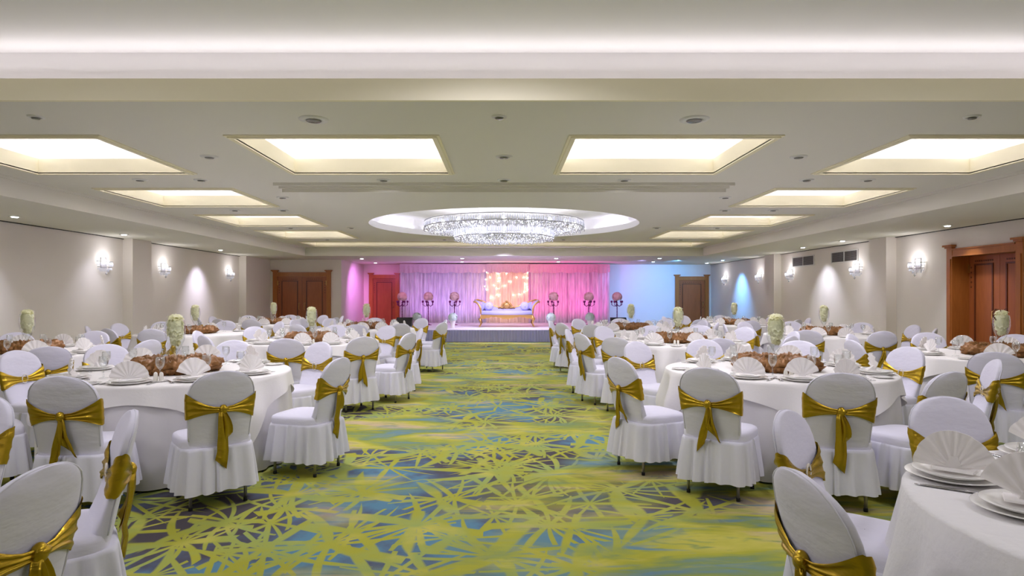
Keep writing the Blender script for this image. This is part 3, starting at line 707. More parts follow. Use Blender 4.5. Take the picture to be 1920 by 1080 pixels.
# ------------------------------------------------------------------ tables and settings
RT, ZT = 0.95, 0.76
def cloth_meshes():
    out = {}
    # floor-length under cloth
    n = 168; rings = []
    for z, e in ((ZT - .012, -.02), (ZT - .03, -.008), (.68, 0), (.5, .012), (.3, .022), (.1, .032), (.015, .035)):
        k = (ZT - z) / ZT
        rings.append([((RT + e + .022 * k * math.sin(24 * a + 1.3 * math.sin(3 * a)) - .01) * math.cos(a), (RT + e + .022 * k * math.sin(24 * a + 1.3 * math.sin(3 * a)) - .01) * math.sin(a), z) for a in [2 * PI * j / n for j in range(n)]])
    b = MB(); b.loft(rings); out['floor'] = b.mesh('floor_cloth', M['linen2'])
    b = MB(); b.lathe([(.001, ZT - .03), (RT - .03, ZT - .03), (RT - .03, ZT - .012), (.001, ZT - .012)], 48); out['top'] = b.mesh('tabletop', M['plaster'])
    # square overlay
    def overlay(half, zmin, m, name, full=False):
        n = 192; rings = [[(r * math.cos(2 * PI * j / n), r * math.sin(2 * PI * j / n), ZT) for j in range(n)] for r in (.001, .5, RT - .03)]
        rings.append([((RT - .008) * math.cos(2 * PI * j / n), (RT - .008) * math.sin(2 * PI * j / n), ZT - .003) for j in range(n)])
        for s_ in range(0, 11):
            ring = []
            for j in range(n):
                a = 2 * PI * j / n
                L_ = (min(half / max(abs(math.cos(a)), abs(math.sin(a)), 1e-6) - RT, ZT - zmin)) if not full else ZT - zmin
                d = L_ * s_ / 10; z = ZT - .012 - d
                cor = abs(math.sin(2 * a))
                f1 = math.sin(16 * a + 1.1 * math.sin(5 * a)) if not full else math.sin(15 * a + 1.5 * math.sin(4 * a))
                amp = (.020 + .034 * cor ** 2) * min(1, d / .25) if not full else .045 * min(1, d / .5)
                r = RT + .004 + .035 * min(1, d / .3) + amp * f1 + (.05 * d if full else .02 * d)
                ring.append((r * math.cos(a), r * math.sin(a), z))
            rings.append(ring)
        b = MB(); b.loft(rings); return b.mesh(name, m)
    out['over'] = overlay(1.07, .14, M['linen'], 'tablecloth')
    out['full'] = overlay(1.24, .02, M['damask'], 'tablecloth', True)
    # crumpled copper ruffle ring
    n, mm = 190, 26; rings = []
    for i in range(mm + 1):
        ph = 2 * PI * i / mm; ring = []
        for j in range(n):
            a = 2 * PI * j / n
            q = Vector((math.cos(a) * 5, math.sin(a) * 5, ph * .9)); d1 = noise.noise(q * .9) * .022 + abs(noise.noise(q * 2.1 + Vector((noise.noise(q * 1.5), 0, noise.noise(q * 1.5 + Vector((7, 3, 1))))) * 1.2)) * .062 + abs(noise.noise(q * 5.0)) * .014 - .006
            rad = .055 + d1
            r = .27 + rad * 1.25 * math.cos(ph) + .03 * noise.noise(Vector((a * 2, 0, 5)))
            z = max(0.0, .05 + rad * .95 * math.sin(ph))
            ring.append((r * math.cos(a), r * math.sin(a), ZT + .004 + z))
        rings.append(ring)
    b = MB(); b.loft(rings); out['ruffle'] = b.mesh('table_ruffle', M['brown'])
    return out
CLM = cloth_meshes()
def setting_meshes():
    o = {}
    b = MB(); b.lathe([(.001, .004), (.09, .004), (.105, .008), (.15, .018), (.152, .016), (.10, 0), (.001, 0)], 36); o['charger'] = b.mesh('charger_plate', M['china'])
    b = MB(); b.lathe([(.001, .004), (.075, .004), (.09, .010), (.128, .020), (.130, .018), (.085, .0), (.001, 0)], 36); o['plate'] = b.mesh('dinner_plate', M['china'])
    b = MB(); b.lathe([(.001, .003), (.055, .003), (.082, .012), (.084, .010), (.055, 0), (.001, 0)], 28); o['side'] = b.mesh('side_plate', M['china'])
    b = MB(); b.lathe([(.034, 0), (.034, .003), (.006, .008), (.0045, .03), (.0045, .075), (.016, .086), (.031, .11), (.035, .135), (.031, .175), (.0295, .175), (.033, .135), (.029, .112), (.012, .09), (.001, .087)], 20); o['goblet'] = b.mesh('goblet', M['glass'])
    # fan napkin: pleated half disc standing, with a folded foot
    def fan(R, a0, a1, pl, lean, seed):
        b = MB(); n = pl * 4; rings = []
        rv = random.Random(seed)
        for i in range(7):
            r = .012 + (R - .012) * i / 6; ring = []
            for j in range(n + 1):
                t = j / n; a = a0 + (a1 - a0) * t; zig = abs(((t * pl) % 1) * 2 - 1) * 2 - 1
                rr_ = r * (1 + .025 * math.sin(3 * a + seed) * (i / 6)) 
                if i == 6: rr_ *= 1 - .012 * (zig > .5)
                y = zig * (.0015 + .007 * i / 6) + lean * rr_ * math.sin(a)
                ring.append((rr_ * math.cos(a), y, .006 + rr_ * math.sin(a)))
            rings.append(ring)
        b.loft(rings, False)
        back = [[(p[0] * .995, p[1] + .004, p[2]) for p in r] for r in rings]
        b.loft(back, False); edge = [rings[-1], back[-1]]; b.loft(edge, False)
        ft = [[(x, y, z) for (x, y, z) in ((-.03, .0, .004), (.03, .0, .004), (.05, .07, .004), (-.05, .07, .004))], [(x, y, z) for (x, y, z) in ((-.008, .005, .05), (.008, .005, .05), (.05, .07, .01), (-.05, .07, .01))]]
        b.loft(ft, True, True, True, smooth=False)
        ft2 = [[(-.06, -.035, .002), (.06, -.035, .002), (.075, .05, .002), (-.075, .05, .002)], [(-.06, -.03, .008), (.06, -.03, .008), (.07, .05, .009), (-.07, .05, .009)]]
        b.loft(ft2, True, True, True, smooth=False)
        return b.mesh('fan_napkin', M['napkin'])
    o['fan'] = [fan(.135, .06, PI - .06, 9, .12, 1), fan(.13, .12, PI - .02, 8, .2, 2), fan(.14, .3, PI - .35, 6, .25, 3)]
    b = MB(); b.loft([[(-.006, -.1, 0), (.006, -.1, 0), (.006, -.1, .004), (-.006, -.1, .004)], [(-.008, -.02, 0), (.008, -.02, 0), (.008, -.02, .005), (-.008, -.02, .005)], [(-.009, .0, 0), (.009, .0, 0), (.009, .0, .002), (-.009, .0, .002)], [(-.010, .08, 0), (.006, .08, 0), (.006, .08, .002), (-.010, .08, .002)], [(-.004, .11, 0), (.001, .11, 0), (.001, .11, .002), (-.004, .11, .002)]], True, True, True); o['knife'] = b.mesh('table_knife', M['steel'])
    b = MB(); b.loft([[(-.007, -.1, 0), (.007, -.1, 0), (.007, -.1, .003), (-.007, -.1, .003)], [(-.003, -.01, .004), (.003, -.01, .004), (.003, -.01, .007), (-.003, -.01, .007)], [(-.012, .03, .002), (.012, .03, .002), (.012, .03, .004), (-.012, .03, .004)], [(-.012, .05, .0), (.012, .05, .0), (.012, .05, .003), (-.012, .05, .003)]], True, True, True)
    for k in range(4): b.box(-.012 + k * .0067, -.009 + k * .0067, .05, .092, .001, .003)
    o['fork'] = b.mesh('table_fork', M['steel'])
    b = MB(); b.loft([[(-.004, -.07, 0), (.004, -.07, 0), (.004, -.07, .003), (-.004, -.07, .003)], [(-.005, .0, 0), (.005, .0, 0), (.005, .0, .003), (-.005, .0, .003)], [(-.008, .05, 0), (.006, .05, 0), (.006, .05, .002), (-.008, .05, .002)], [(-.003, .07, 0), (.002, .07, 0), (.002, .07, .002), (-.003, .07, .002)]], True, True, True); o['butter'] = b.mesh('butter_knife', M['steel'])
    # vase (tall footed goblet) and its flowers
    b = MB(); b.lathe([(.07, 0), (.07, .006), (.02, .014), (.010, .04), (.009, .12), (.013, .15), (.045, .20), (.072, .27), (.082, .33), (.080, .39), (.072, .44)], 28); o['vase'] = b.mesh('footed_vase', M['vase'])
    b = MB(); rv = random.Random(11)
    def flower(c, d, s_):
        d = Vector(d).normalized(); a = d.orthogonal().normalized(); e = d.cross(a); ro = rv.uniform(0, 6)
        for k in range(5):
            t = ro + 2 * PI * k / 5; u = a * math.cos(t) + e * math.sin(t); v = d.cross(u); c_ = Vector(c)
            b.add([c_, c_ + u * s_ * .55 + v * s_ * .38 + d * s_ * .25, c_ + u * s_ + d * s_ * .15, c_ + u * s_ * .55 - v * s_ * .38 + d * s_ * .25], [(0, 1, 2, 3)])
    for k in range(210):
        z = .235 + .245 * rv.random(); a = rv.uniform(0, 2 * PI); rmax = (.018 + .052 * min(1, max(0, z - .22) / .11)) * (1 if z < .43 else .85); r = rmax * rv.uniform(.6, 1.0)
        flower((r * .82 * math.cos(a), r * .82 * math.sin(a), z), (math.cos(a), math.sin(a), rv.uniform(-.2, .7) + (1.5 if z > .45 else 0)), .030)
    b.lathe([(.006, .22), (.026, .25), (.05, .30), (.060, .36), (.056, .43), (.015, .46)], 12)
    o['flowers'] = b.mesh('flower_arrangement', M['petal'])
    b = MB(); b.lathe([(.014, 0), (.016, .004), (.015, .05), (.012, .062), (.004, .068), (.001, .068)], 14); o['shaker'] = b.mesh('shaker', M['pepper'])
    b = MB(); b.lathe([(.001, .003), (.045, .003), (.065, .010), (.067, .008), (.05, 0), (.001, 0)], 24); o['dish'] = b.mesh('cruet_dish', M['china'])
    return o
STM = setting_meshes()

# tables: key -> (name for labels, x, y)
TABLES = {
 'L0': ('front left corner table', -2.75, 1.85), 'L1': ('first left aisle table', -2.85, 5.55), 'L2': ('second left aisle table', -2.78, 9.25), 'L3': ('third left aisle table', -2.75, 12.8),
 'M1': ('first left wall table', -5.55, 7.45), 'M2': ('second left wall table', -5.38, 11.15), 'M3': ('third left wall table', -5.4, 15.0),
 'R0': ('front right corner table', 2.24, 1.80), 'R1': ('first right aisle table', 2.42, 5.70), 'R2': ('second right aisle table', 2.46, 9.05), 'R3': ('third right aisle table', 2.46, 12.4),
 'N1': ('first right wall table', 5.48, 7.05), 'N2': ('second right wall table', 5.40, 10.8), 'N3': ('third right wall table', 5.25, 14.6)}
# measured backrest tops (pixels of the photo) per table
TOPS = {
 'L0': [(82, 875), (252, 770), (-26, 742)],
 'L1': [(28, 665), (110, 704), (420, 696), (640, 669), (604, 651), (198, 652), (440, 644)],
 'M1': [(90, 650), (30, 626), (180, 624), (282, 637)],
 'M2': [(220, 607), (201, 614), (281, 615), (303, 605), (424, 602), (431, 615)],
 'L2': [(476, 616), (535, 635), (687, 632), (728, 616), (770, 624), (630, 614)],
 'L3': [(668, 608), (765, 606), (792, 600), (824, 605), (703, 599), (529, 609)],
 'M3': [(408, 597), (470, 599), (545, 592), (608, 593)],
 'R0': [(1468, 770), (1494, 885), (1766, 745)],
 'R1': [(1325, 690), (1592, 698), (1157, 667), (1190, 649), (1318, 637), (1498, 646), (1705, 661), (1777, 680)],
 'N1': [(1640, 645), (1836, 659), (1738, 630), (1905, 633), (1627, 634)],
 'N2': [(1657, 621), (1716, 612), (1510, 620), (1483, 606), (1618, 608)],
 'R2': [(1143, 632), (1092, 620), (1129, 619), (1247, 615), (1302, 610), (1382, 617)],
 'R3': [(1102, 607), (1212, 611), (1055, 605), (1082, 601)],
 'N3': [(1413, 602), (1350, 594), (1313, 599), (1497, 599)]}
CHZ, BACKOFF = .92, .315
NCHAIR = {'L0': 3, 'R0': 3}
def hour_of(x, y):
    a = math.atan2(x, y) % (2 * PI); return a / (2 * PI) * 12
seats = {}
for key, (nm, tx, ty) in TABLES.items():
    lst = []
    for (px, py) in TOPS[key]:
        d = FPX * (CH - CHZ) / (py - VY); X = (px - VX) / FPX * d
        ang = math.atan2(d - ty, X - tx); r = math.hypot(X - tx, d - ty)
        rmin = 1.60 if key[1] != '0' else 1.36
        if r < rmin:      # keep the bearing seen in the photo, clear of the cloth
            kx = (px - VX) / FPX; A = 1 + kx * kx; B = -2 * (kx * tx + ty); C_ = tx * tx + ty * ty - rmin * rmin; D = B * B - 4 * A * C_
            if D > 0:
                d = min(((-B + q * D ** .5) / (2 * A) for q in (-1, 1)), key=lambda v: abs(v - d)); ang = math.atan2(d - ty, kx * d - tx)
        lst.append([ang, min(max(r, 1.60 if key[1] != '0' else 1.36), 1.85)])
    # spread seats that fall too close together
    for _ in range(60):
        for i in range(len(lst)):
            for j in range(i):
                dd = (lst[i][0] - lst[j][0] + PI) % (2 * PI) - PI
                if abs(dd) < .48:
                    push = (.48 - abs(dd)) * .5 * (1 if dd >= 0 else -1); lst[i][0] += push * .5; lst[j][0] -= push * .5
    if key not in NCHAIR:       # fill open stretches of the rim up to ten places
        while len(lst) < 10:
            s_ = sorted(a % (2 * PI) for a, r in lst); best = (0, 0)
            for i, a in enumerate(s_):
                g = ((s_[(i + 1) % len(s_)] - a) % (2 * PI)) or 2 * PI
                if g > best[0]: best = (g, a)
            if best[0] < 1.25: break
            k = int(best[0] / .63); lst.append([best[1] + best[0] / k, 1.60])
    seats[key] = lst
# leave out filler chairs that would stand in a chair of the next table
def seat_xy(key, a, r):
    _, tx, ty = TABLES[key]; return (tx + math.cos(a) * (r - BACKOFF), ty + math.sin(a) * (r - BACKOFF))
allc = [(key, i) for key in seats for i in range(len(seats[key]))]
drop = set()
for m_, (k1, i1) in enumerate(allc):
    for (k2, i2) in allc[:m_]:
        if k1 == k2 or (k1, i1) in drop or (k2, i2) in drop: continue
        if math.dist(seat_xy(k1, *seats[k1][i1]), seat_xy(k2, *seats[k2][i2])) < .70:
            f1, f2 = i1 >= len(TOPS[k1]), i2 >= len(TOPS[k2])
            drop.add((k2, i2) if f2 else ((k1, i1) if f1 else (k1, i1)))
for key in seats: seats[key] = [q for i, q in enumerate(seats[key]) if (key, i) not in drop]
for key, (nm, tx, ty) in TABLES.items():
    far = ty > 9.8; lod = 2 if ty > 11.5 else 0
    hrs = {}
    for i, (a, r) in enumerate(sorted(seats[key], key=lambda q: hour_of(math.cos(q[0]), math.sin(q[0])))):
        h = int(round(hour_of(math.cos(a), math.sin(a)))) % 12
        while h in hrs: h = (h + 1) % 12
        hrs[h] = (a, r)
    grp = 'place settings of the %s' % nm
    if key != 'L0' or True:
        t = thing('banquet_table', (tx, ty, 0), 0, 'round banquet table under a long white under cloth, %s' % nm, 'table', 'round banquet tables')
        if key == 'R0':
            t['label'] = 'round table cut by the right picture edge, front right corner table'
        put('floor_cloth', CLM['floor'], t); put('tabletop', CLM['top'], t)
        c = put('tablecloth', CLM['full' if key == 'R0' else 'over'], None, (tx, ty, .002), (0, 0, {'L1': .17, 'R1': .82, 'L2': .5, 'R2': .3}.get(key, random.uniform(0, 1.5))),
                label=('full length white damask tablecloth on the %s' if key == 'R0' else 'square white overlay tablecloth draped on the %s') % nm, category='tablecloth', group='white tablecloths')
    if key != 'L0':
        rf = put('table_ruffle', CLM['ruffle'], None, (tx, ty, 0), (0, 0, random.uniform(0, 6)), label='crumpled copper brown satin ring in the middle of the %s' % nm, category='table decoration', group='copper satin rings')
        put('footed_vase', STM['vase'], None, (tx, ty, ZT + .003), label='tall clear footed glass vase of cream flowers on the %s' % nm, category='vase', group='glass vases')
        put('flower_arrangement', STM['flowers'], None, (tx, ty, ZT + .003), (0, 0, random.uniform(0, 6)), label='pale yellow and cream blossoms filling the vase on the %s' % nm, category='flowers', group='flowers in vases')
    for h, (a, r) in hrs.items():
        ca, sa = math.cos(a), math.sin(a); where = "at %s o'clock of the %s" % (HOURS[h], nm)
        jit = random.uniform(-.09, .09)
        px, py = tx + ca * r, ty + sa * r; rz = math.atan2(-sa, -ca) - PI / 2 + jit
        f = Vector((-math.sin(rz), math.cos(rz)))
        ox, oy = px + f.x * BACKOFF, py + f.y * BACKOFF
        tocam = Vector((-ox, -oy)).normalized(); dv = f.dot(tocam)
        view = 'gold sash bow towards us' if dv < -.35 else ('gold sash buckle towards us' if dv > .35 else 'gold sash seen sideways')
        make_chair(ox, oy, rz, "white chair, %s, %s" % (view, where), random.randrange(3), lod)
        if key == 'L0': continue
        # place setting in front of the chair, rotated so local -y points to the guest
        if key == 'R0': a += {True: .08, False: -.2}[a < 2.7] if a > 2 else 0
        if key == 'R0': ca, sa = math.cos(a), math.sin(a)
        rs = a + PI / 2; ux, uy = ca, sa; vx, vy = -sa, ca
        def at(u, v): return (tx + ux * u + vx * v, ty + uy * u + vy * v)
        j2 = random.uniform(-.2, .2); pr = .77
        if key == 'R0':
            pr = .66 if abs(a) > 2.75 else .80
            q = math.atan2(-(ty + sa * pr), -(tx + ca * pr)) + PI / 2; j2 = .3 * j2 + .9 * ((q - rs + PI) % (2 * PI) - PI)
        z0 = ZT + .004
        if not far: put('charger_plate', STM['charger'], None, (*at(pr, 0), z0), label='white charger plate under dinner plate %s' % where, category='plate', group='white charger plates')
        zp = z0 + (.012 if not far else 0)
        put('dinner_plate', STM['plate'], None, (*at(pr, 0), zp), label='white dinner plate %s' % where, category='plate', group='white dinner plates')
        put('fan_napkin', STM['fan'][random.randrange(3)], None, (*at(pr, 0), zp + .014), (0, 0, rs + j2), label='cream fan folded napkin standing %s' % where, category='napkin', group='fan folded napkins')
        put('goblet', STM['goblet'], None, (*at(pr - .21, .13), z0), label='clear stemmed water glass %s' % where, category='glass', group='stemmed water glasses')
        room = min([((a - q[0] + .02) % (2 * PI)) for q in seats[key] if abs(((a - q[0] + PI) % (2 * PI)) - PI) > .05 or key == 'R0'] or [9]) > .68
        if ty < 10 and room:
            put('side_plate', STM['side'], None, (*at(pr + .03, -.27), z0), label='small white bread plate %s' % where, category='plate', group='white bread plates')
        if ty < 6 and room:
            put('butter_knife', STM['butter'], None, (*at(pr + .03, -.255), z0 + .0125), (0, 0, rs), label='short butter knife on bread plate %s' % where, category='knife', group='butter knives')
        if ty < 6:
            put('table_knife', STM['knife'], None, (*at(pr - .01, .175), z0 + .001), (0, 0, rs + PI), label='steel table knife beside the plate %s' % where, category='knife', group='table knives')
            put('table_fork', STM['fork'], None, (*at(pr - .01, -.168), z0 + .001), (0, 0, rs + PI), label='steel table fork beside the plate %s' % where, category='fork', group='table forks')
    if key in ('L1', 'R1', 'L2', 'R2'):
        dx = {'L1': .21, 'R1': -.18, 'L2': .2, 'R2': -.2}[key]; cx, cy_ = tx + dx, ty - .66
        put('cruet_dish', STM['dish'], None, (cx, cy_, ZT + .004), label='small white dish under two shakers on the %s' % nm, category='dish', group='shaker dishes')
        for q, s_ in ((-.022, 'left'), (.022, 'right')):
            put('shaker', STM['shaker'], None, (cx + q, cy_, ZT + .0072), label='small white %s shaker of the pair on the %s' % (s_, nm), category='shaker', group='salt and pepper shakers')
# dark hooked twigs in the vase of the first right wall table
tw = TABLES['N1']
b = MB(); b.tube([(-.03, 0, .35), (-.085, .0, .42), (-.09, 0, .47), (-.07, 0, .505), (-.03, 0, .50)], .006, 6); b.tube([(.02, 0, .40), (.03, 0, .50), (.05, 0, .515)], .004, 6); b.tube([(.0, 0, .40), (-.01, 0, .5)], .004, 6)
b.build('hooked_twig', M['twig'], None, label='dark curled twigs in the vase of the first right wall table', category='twig').location = (tw[1], tw[2], ZT + .003)

# ------------------------------------------------------------------ stage
SY0, SY1, SZ, SX0, SX1 = 19.4, 25.4, .375, -2.9, 2.9
SX0, SX1 = -4.0, 4.3
st = thing('stage', (0, 0, 0), 0, 'low white topped stage with a pleated grey lavender skirt below the backdrop', 'stage')
b = MB(); b.box(SX0, SX1, SY0, SY1, SZ - .05, SZ); b.build('deck', M['stagetop'], st)
b = MB(); rings = [[], []]
n = 900; per = [(SX0, SY1), (SX0, SY0), (SX1, SY0), (SX1, SY1)]
path = []
for (p, q, nn) in ((per[0], per[1], 400), (per[1], per[2], 560), (per[2], per[3], 400)):
    for i in range(nn): path.append((p[0] + (q[0] - p[0]) * i / nn, p[1] + (q[1] - p[1]) * i / nn, (0 if p[0] != q[0] else (-1 if p[0] < 0 else 1)), (-1 if p[0] != q[0] else 0)))
for zi, (z, am) in enumerate(((SZ - .004, .012), (.01, .022))):
    rings[zi] = [(x + nx * (.02 + am * math.sin(i * PI / 3)), y + ny * (.02 + am * math.sin(i * PI / 3)), z) for i, (x, y, nx, ny) in enumerate(path)]
b.loft(rings, False); b.build('skirt', M['stageskirt'], st)

bd = thing('stage_backdrop', (0, 24.5, 0), 0, 'wide draped backdrop of shimmering fabric lit pink and violet behind the sofa', 'backdrop')
def drape(x0, x1, y, z0, z1, n, freq, amp, m, name, parent, seed):
    b = MB(); rings = []
    for i in range(8):
        t = i / 7; z = z1 + (z0 - z1) * t
        rings.append([(x0 + (x1 - x0) * j / n, y + amp * (.5 + .5 * t) * (math.sin(freq * (x0 + (x1 - x0) * j / n) + seed + .6 * math.sin(2.3 * j / n * 9)) + .35 * math.sin(freq * 2.7 * j / n * (x1 - x0) + seed)), z) for j in range(n + 1)])
    b.loft(rings, False)
    back = [[(p[0], p[1] + .012, p[2]) for p in r] for r in rings]; b.loft([list(reversed(r)) for r in back], False)
    return b.build(name, m, parent)
def DX(px): return (px - VX) / FPX * 24.5
PL, PR, CL, CR = DX(750), DX(1143), DX(912), DX(991)
W_ = (CL - PL) / 4
for k in range(4):
    drape(PL + k * W_, PL + (k + 1) * W_ + .03, .0 + .03 * (k % 2), SZ, 2.60, 90, 34, .03, M['drape'], 'drape_panel', bd, k)
W_ = (PR - CR) / 4
for k in range(4):
    drape(CR + k * W_ - .03, CR + (k + 1) * W_, .0 + .03 * (k % 2), SZ, 2.60, 90, 34, .03, M['drape'], 'drape_panel', bd, k + 5)
cen = drape(CL, CR, -.12, SZ, 2.63, 120, 30, .03, M['drape2'], 'centre_drape', bd, 2)
for (xa, xb, yy) in ((PL, CL, -.07), (CR, PR, -.07), (CL, CR, -.18)):
    n = 160; b = MB(); rings = []
    for i in range(6):
        t = i / 5; ring = []
        for j in range(n + 1):
            u = j / n; hem = .30 + .05 * abs(math.sin(u * PI * 5)); ring.append((xa + (xb - xa) * u, yy - .018 * math.sin(u * 120) * t - .02 * t, 2.62 - hem * t))
        rings.append(ring)
    b.loft(rings, False); b.build('valance', M['valance'], bd)
for sx in (.0, .22):      # two scrolls on the right valance
    c = Vector((DX(1108) + sx, -.13, 2.34)); b = MB()
    b.tube([c + Vector(((.11 - .012 * k) * math.cos(.5 * k + (PI if sx else 0)) * (1 if sx else -1), 0, (.11 - .012 * k) * math.sin(.5 * k))) for k in range(9)], .012, 6); b.build('scroll', M['valance'], bd)
b = MB(); b.ball((0, 0, 0), .017, 8, 5); fm = b.mesh('fairy_light', M['fairy'])
for (px, py) in ((913, 510), (911, 524), (909, 537), (912, 543), (922, 558), (934, 508), (934, 513), (936, 521), (935, 527), (932, 541), (934, 553), (919, 520), (957, 528), (963, 553), (974, 552), (983, 547), (989, 543), (988, 538), (985, 533), (989, 511), (982, 520), (989, 521), (950, 512), (946, 536), (968, 520), (926, 535)):
    put('fairy_light', fm, cen, (DX(px), -.17, CH + (VY - py) / FPX * 24.3))

# sofa
def sofa():
    o = thing('gilded_sofa', (0.09, 21.3, SZ + .015), 0, 'gilded carved settee with lavender upholstery and scrolled ends on the stage', 'sofa')
    hw = .84
    def prof(x):     # top of the back: low in the middle, rising to scrolled ends
        t = abs(x) / hw; return .60 + .25 * max(0, (t - .15) / .85) ** 1.4
    b = MB(); n = 48
    r0 = [(-hw + 2 * hw * j / n, .26, .40) for j in range(n + 1)]; r1 = [(x, .30 + .06 * abs(x) / hw, prof(x) - .02) for x, _, _ in r0]
    r2 = [(x, y + .06, z) for x, y, z in r1]; r3 = [(x, y + .06, z) for x, y, z in r0]
    b.loft([r0, [(p[0], p[1] - .02, (p[2] + q[2]) / 2) for p, q in zip(r0, r1)], r1, r2, r3], False); b.build('backrest', M['lavender'], o)
    b = MB(); pts = [(x, y + .03, z + .015) for x, y, z in r1]
    xl = pts[0][0]; endL = [(xl - .14, .28, .885), (xl - .23, .24, .86), (xl - .22, .2, .81), (xl - .16, .18, .80)]
    pts = list(reversed(endL)) + pts + [(-p[0], p[1], p[2]) for p in endL]
    b.tube(pts, .028, 8); b.build('top_rail', M['gilt'], o)
    b = MB(); m_ = []
    for j in range(13):
        t = j / 12
        m_.append(j)
    b.loft([[(x * (1 if abs(x) < 1 else 1), y, z) for (x, y, z) in ring] for ring in ([(-hw, -.30, .36), (hw, -.30, .36), (hw, .30, .36), (-hw, .30, .36)], [(-hw - .01, -.33, .40), (hw + .01, -.33, .40), (hw + .01, .3, .40), (-hw - .01, .3, .40)], [(-hw, -.32, .50), (hw, -.32, .50), (hw, .3, .50), (-hw, .3, .50)], [(-hw + .06, -.26, .53), (hw - .06, -.26, .53), (hw - .06, .28, .53), (-hw + .06, .28, .53)])], True, True, True); b.build('seat_cushion', M['lavender'], o)
    b = MB(); n = 60; rA, rB = [], []
    for j in range(n + 1):
        x = -hw - .02 + (2 * hw + .04) * j / n; rA.append((x, -.335, .375)); rB.append((x, -.335, .29 - .035 * math.cos(x * 7.4) - .01 * math.sin(x * 40)))
    b.loft([rA, rB], False); b.loft([[(p[0], p[1] + .04, p[2]) for p in rB], [(p[0], p[1] + .04, p[2]) for p in rA]], False); b.loft([rB, [(p[0], p[1] + .04, p[2]) for p in rB]], False); b.box(-hw - .02, hw + .02, -.345, .32, .355, .39); b.build('apron', M['gilt'], o)
    for sx in (-1, 1):
        b = MB(); ax = sx * hw     # scrolled arm: padded face with gilt border
        P = [(ax, -.3, .42), (ax + sx * .02, -.3, .6), (ax + sx * .05, -.28, .68), (ax + sx * .12, -.24, .77), (ax + sx * .21, -.2, .83)]
        b.loft([[(x - sx * .03, y + .02, z), (x + sx * .03, y + .02, z), (x + sx * .03, .3, z + .05), (x - sx * .03, .3, z + .05)] for x, y, z in P], True, True, True); b.build('arm', M['lavender'], o)
        b = MB(); b.tube([(x, y, z) for x, y, z in P] + [(ax + sx * .25, -.2, .82), (ax + sx * .24, -.2, .78)], [.03, .034, .032, .03, .03, .028, .02], 8); b.build('arm_scroll', M['gilt'], o)
        for yy in (-.3, .26):
            b = MB(); b.tube([(ax, yy, .36), (ax + sx * .05, yy - .02, .26), (ax + sx * .0, yy, .12), (ax + sx * .05, yy, .02), (ax + sx * .07, yy, 0.012)], [.045, .05, .03, .026, .024], 8); b.build('leg', M['gilt'], o)
    b = MB()      # carved crest
    for k in range(11):
        a = PI * k / 10; b.ball((.17 * math.cos(a), .30, .62 + .17 * math.sin(a)), .038, 8, 5)
    b.ball((0, .30, .68), .11, 12, 8, (1.1, .3, 1)); b.ball((0, .29, .83), .04, 8, 5)
    b.tube([(-.28, .31, .60), (-.2, .29, .64), (-.1, .28, .61)], .025, 6); b.tube([(.28, .31, .60), (.2, .29, .64), (.1, .28, .61)], .025, 6); b.build('crest', M['gilt'], o)
    for sx, nm in ((-1, 'left'), (1, 'right')):
        b = MB(); rings = []
        for (r, y) in ((.002, -.19), (.06, -.195), (.12, -.175), (.145, -.12), (.15, 0), (.15, .1), (.12, .15), (.002, .15)):
            rings.append([(r * math.cos(2 * PI * j / 24), y, r * math.sin(2 * PI * j / 24)) for j in range(24)])
        b.loft(rings); cu = b.build('bolster', M['lavender'], None, label='round lavender bolster cushion at the %s end of the settee' % nm, category='cushion', group='bolster cushions')
        cu.location = (0.09 + sx * .60, 21.25, SZ + .685)
        b = MB(); b.ball((0, -.195, 0), .03, 10, 6, (1, .5, 1)); b.build('button', M['lavender'], cu)
sofa()

# candelabra
def ball_flowers(mb, c, r, s_, n, seed):
    rv = random.Random(seed)
    for k in range(n):
        u = rv.uniform(-.6, 1); t = rv.uniform(0, 2 * PI); q = math.sqrt(max(0, 1 - u * u)); d = Vector((q * math.cos(t), q * math.sin(t), u)); p = Vector(c) + d * r * rv.uniform(.85, 1)
        a = d.orthogonal().normalized(); e = d.cross(a)
        for m_ in range(4):
            t2 = m_ * PI / 2 + k; uu = a * math.cos(t2) + e * math.sin(t2); vv = d.cross(uu)
            mb.add([p, p + uu * s_ * .5 + vv * s_ * .4 + d * .2 * s_, p + uu * s_, p + uu * s_ * .5 - vv * s_ * .4 + d * .2 * s_], [(0, 1, 2, 3)])
    mb.ball(c, r * .8, 10, 7)
def cand_meshes():
    b = MB(); b.lathe([(.13, 0), (.13, .015), (.05, .035), (.02, .06), (.015, .08)], 16); base = b.mesh('base', M['bead'])
    b = MB(); b.lathe([(.008, .06), (.008, .92)], 8)
    for k in range(14): b.ball((0, 0, .12 + k * .057), .026, 8, 6)
    pole = b.mesh('beaded_pole', M['bead'])
    arms = []
    for k in range(5):
        a = 2 * PI * k / 5 + .3; u = Vector((math.cos(a), math.sin(a), 0)); b = MB()
        b.tube([Vector((0, 0, .78)) + u * .02, Vector((0, 0, .72)) + u * .1, Vector((0, 0, .76)) + u * .19, Vector((0, 0, .86)) + u * .21], .011, 6)
        p = u * .21; b.lathe([(.008, .85), (.036, .87), (.042, .90), (.034, .935), (.02, .94)], 10, (p.x, p.y, 0)); b.octa((p.x, p.y, .80), .016, .035); arms.append(b.mesh('arm', M['bead']))
    b = MB(); ball_flowers(b, (0, 0, 1.08), .18, .065, 150, 4); fl = b.mesh('flower_ball', M['rose'])
    return base, pole, arms, fl
CM = cand_meshes()
cs = [(754, 610), (803, 612), (852, 613), (1038, 613), (1104, 612), (1157, 608)]
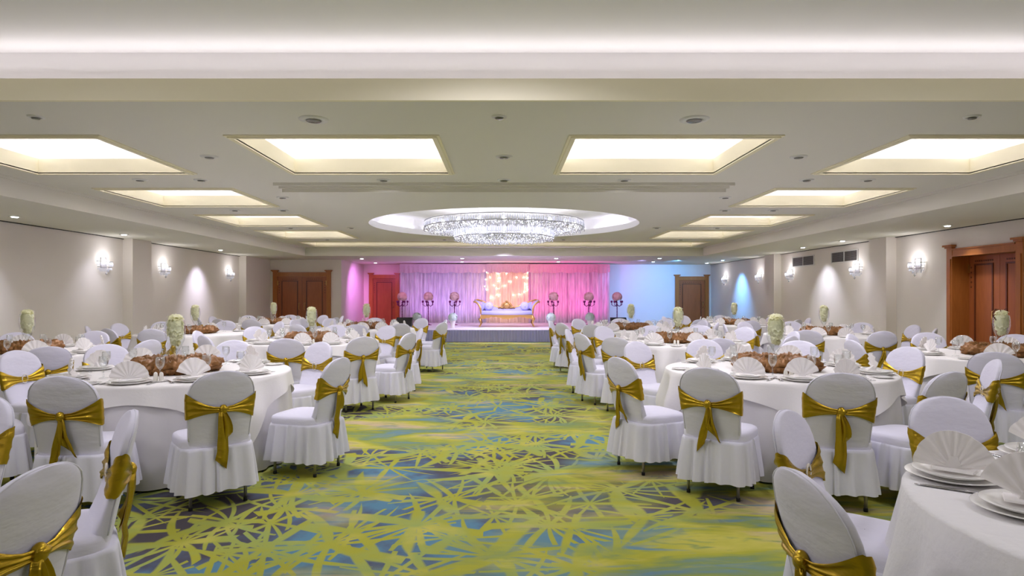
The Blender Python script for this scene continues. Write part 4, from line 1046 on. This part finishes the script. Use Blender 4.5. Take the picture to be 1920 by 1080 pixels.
for i, (px, py) in enumerate(cs):
    Y = 22.6; X = (px - VX) / FPX * Y
    o = thing('candelabrum', (X, Y, SZ), i * .5, 'plum beaded candelabrum topped with flowers, %s from the left on the stage' % ORD[i], 'candelabrum', 'candelabra on the stage')
    o.scale = (.92, .92, .92)
    put('base', CM[0], o); put('beaded_pole', CM[1], o); [put('arm', a, o) for a in CM[2]]; put('flower_ball', CM[3], o)
b = MB(); b.lathe([(.07, 0), (.075, .02), (.06, .05), (.075, .14), (.105, .24), (.10, .25), (.001, .24)], 18); POT = b.mesh('flower_pot', M['pot'])
b = MB(); ball_flowers(b, (0, 0, .33), .15, .05, 150, 9); HY = b.mesh('flower_ball', M['hydr'])
for i, px in enumerate((782, 849, 1033, 1106)):
    Y = 20.6 if i in (1, 2) else 21.0; X = (px - VX) / FPX * Y
    o = thing('flower_urn', (X, Y, SZ), i, 'white urn with a round pale hydrangea bunch, %s from the left on the stage' % ORD[i], 'flower pot', 'hydrangea urns on the stage')
    put('pot', POT, o); put('flower_ball', HY, o)
# stage monitors (wedge speakers)
for i, (px, Y, nm) in enumerate(((758, 20.4, 'left'), (1160, 20.4, 'right'))):
    X = (px - VX) / FPX * Y
    o = thing('wedge_speaker', (X, Y, SZ), 0, 'black wedge stage speaker at the %s end of the stage' % nm, 'speaker', 'wedge speakers')
    b = MB(); b.add([(-.25, -.18, 0), (.25, -.18, 0), (.25, .18, 0), (-.25, .18, 0), (-.25, -.14, .12), (.25, -.14, .12), (.25, .18, .34), (-.25, .18, .34), (-.25, .05, .34), (.25, .05, .34)],
          [(0, 3, 2, 1), (0, 1, 5, 4), (4, 5, 9, 8), (8, 9, 6, 7), (2, 3, 7, 6), (0, 4, 8, 7, 3), (1, 2, 6, 9, 5)], False); b.build('cabinet', M['black'], o)
    b = MB(); b.add([(-.22, -.125, .135), (.22, -.125, .135), (.22, .03, .315), (-.22, .03, .315), (-.22, -.13, .14), (.22, -.13, .14), (.22, .025, .325), (-.22, .025, .325)], [(4, 5, 6, 7), (0, 1, 5, 4), (1, 2, 6, 5), (2, 3, 7, 6), (3, 0, 4, 7)], False); b.build('grille', M['dark'], o)
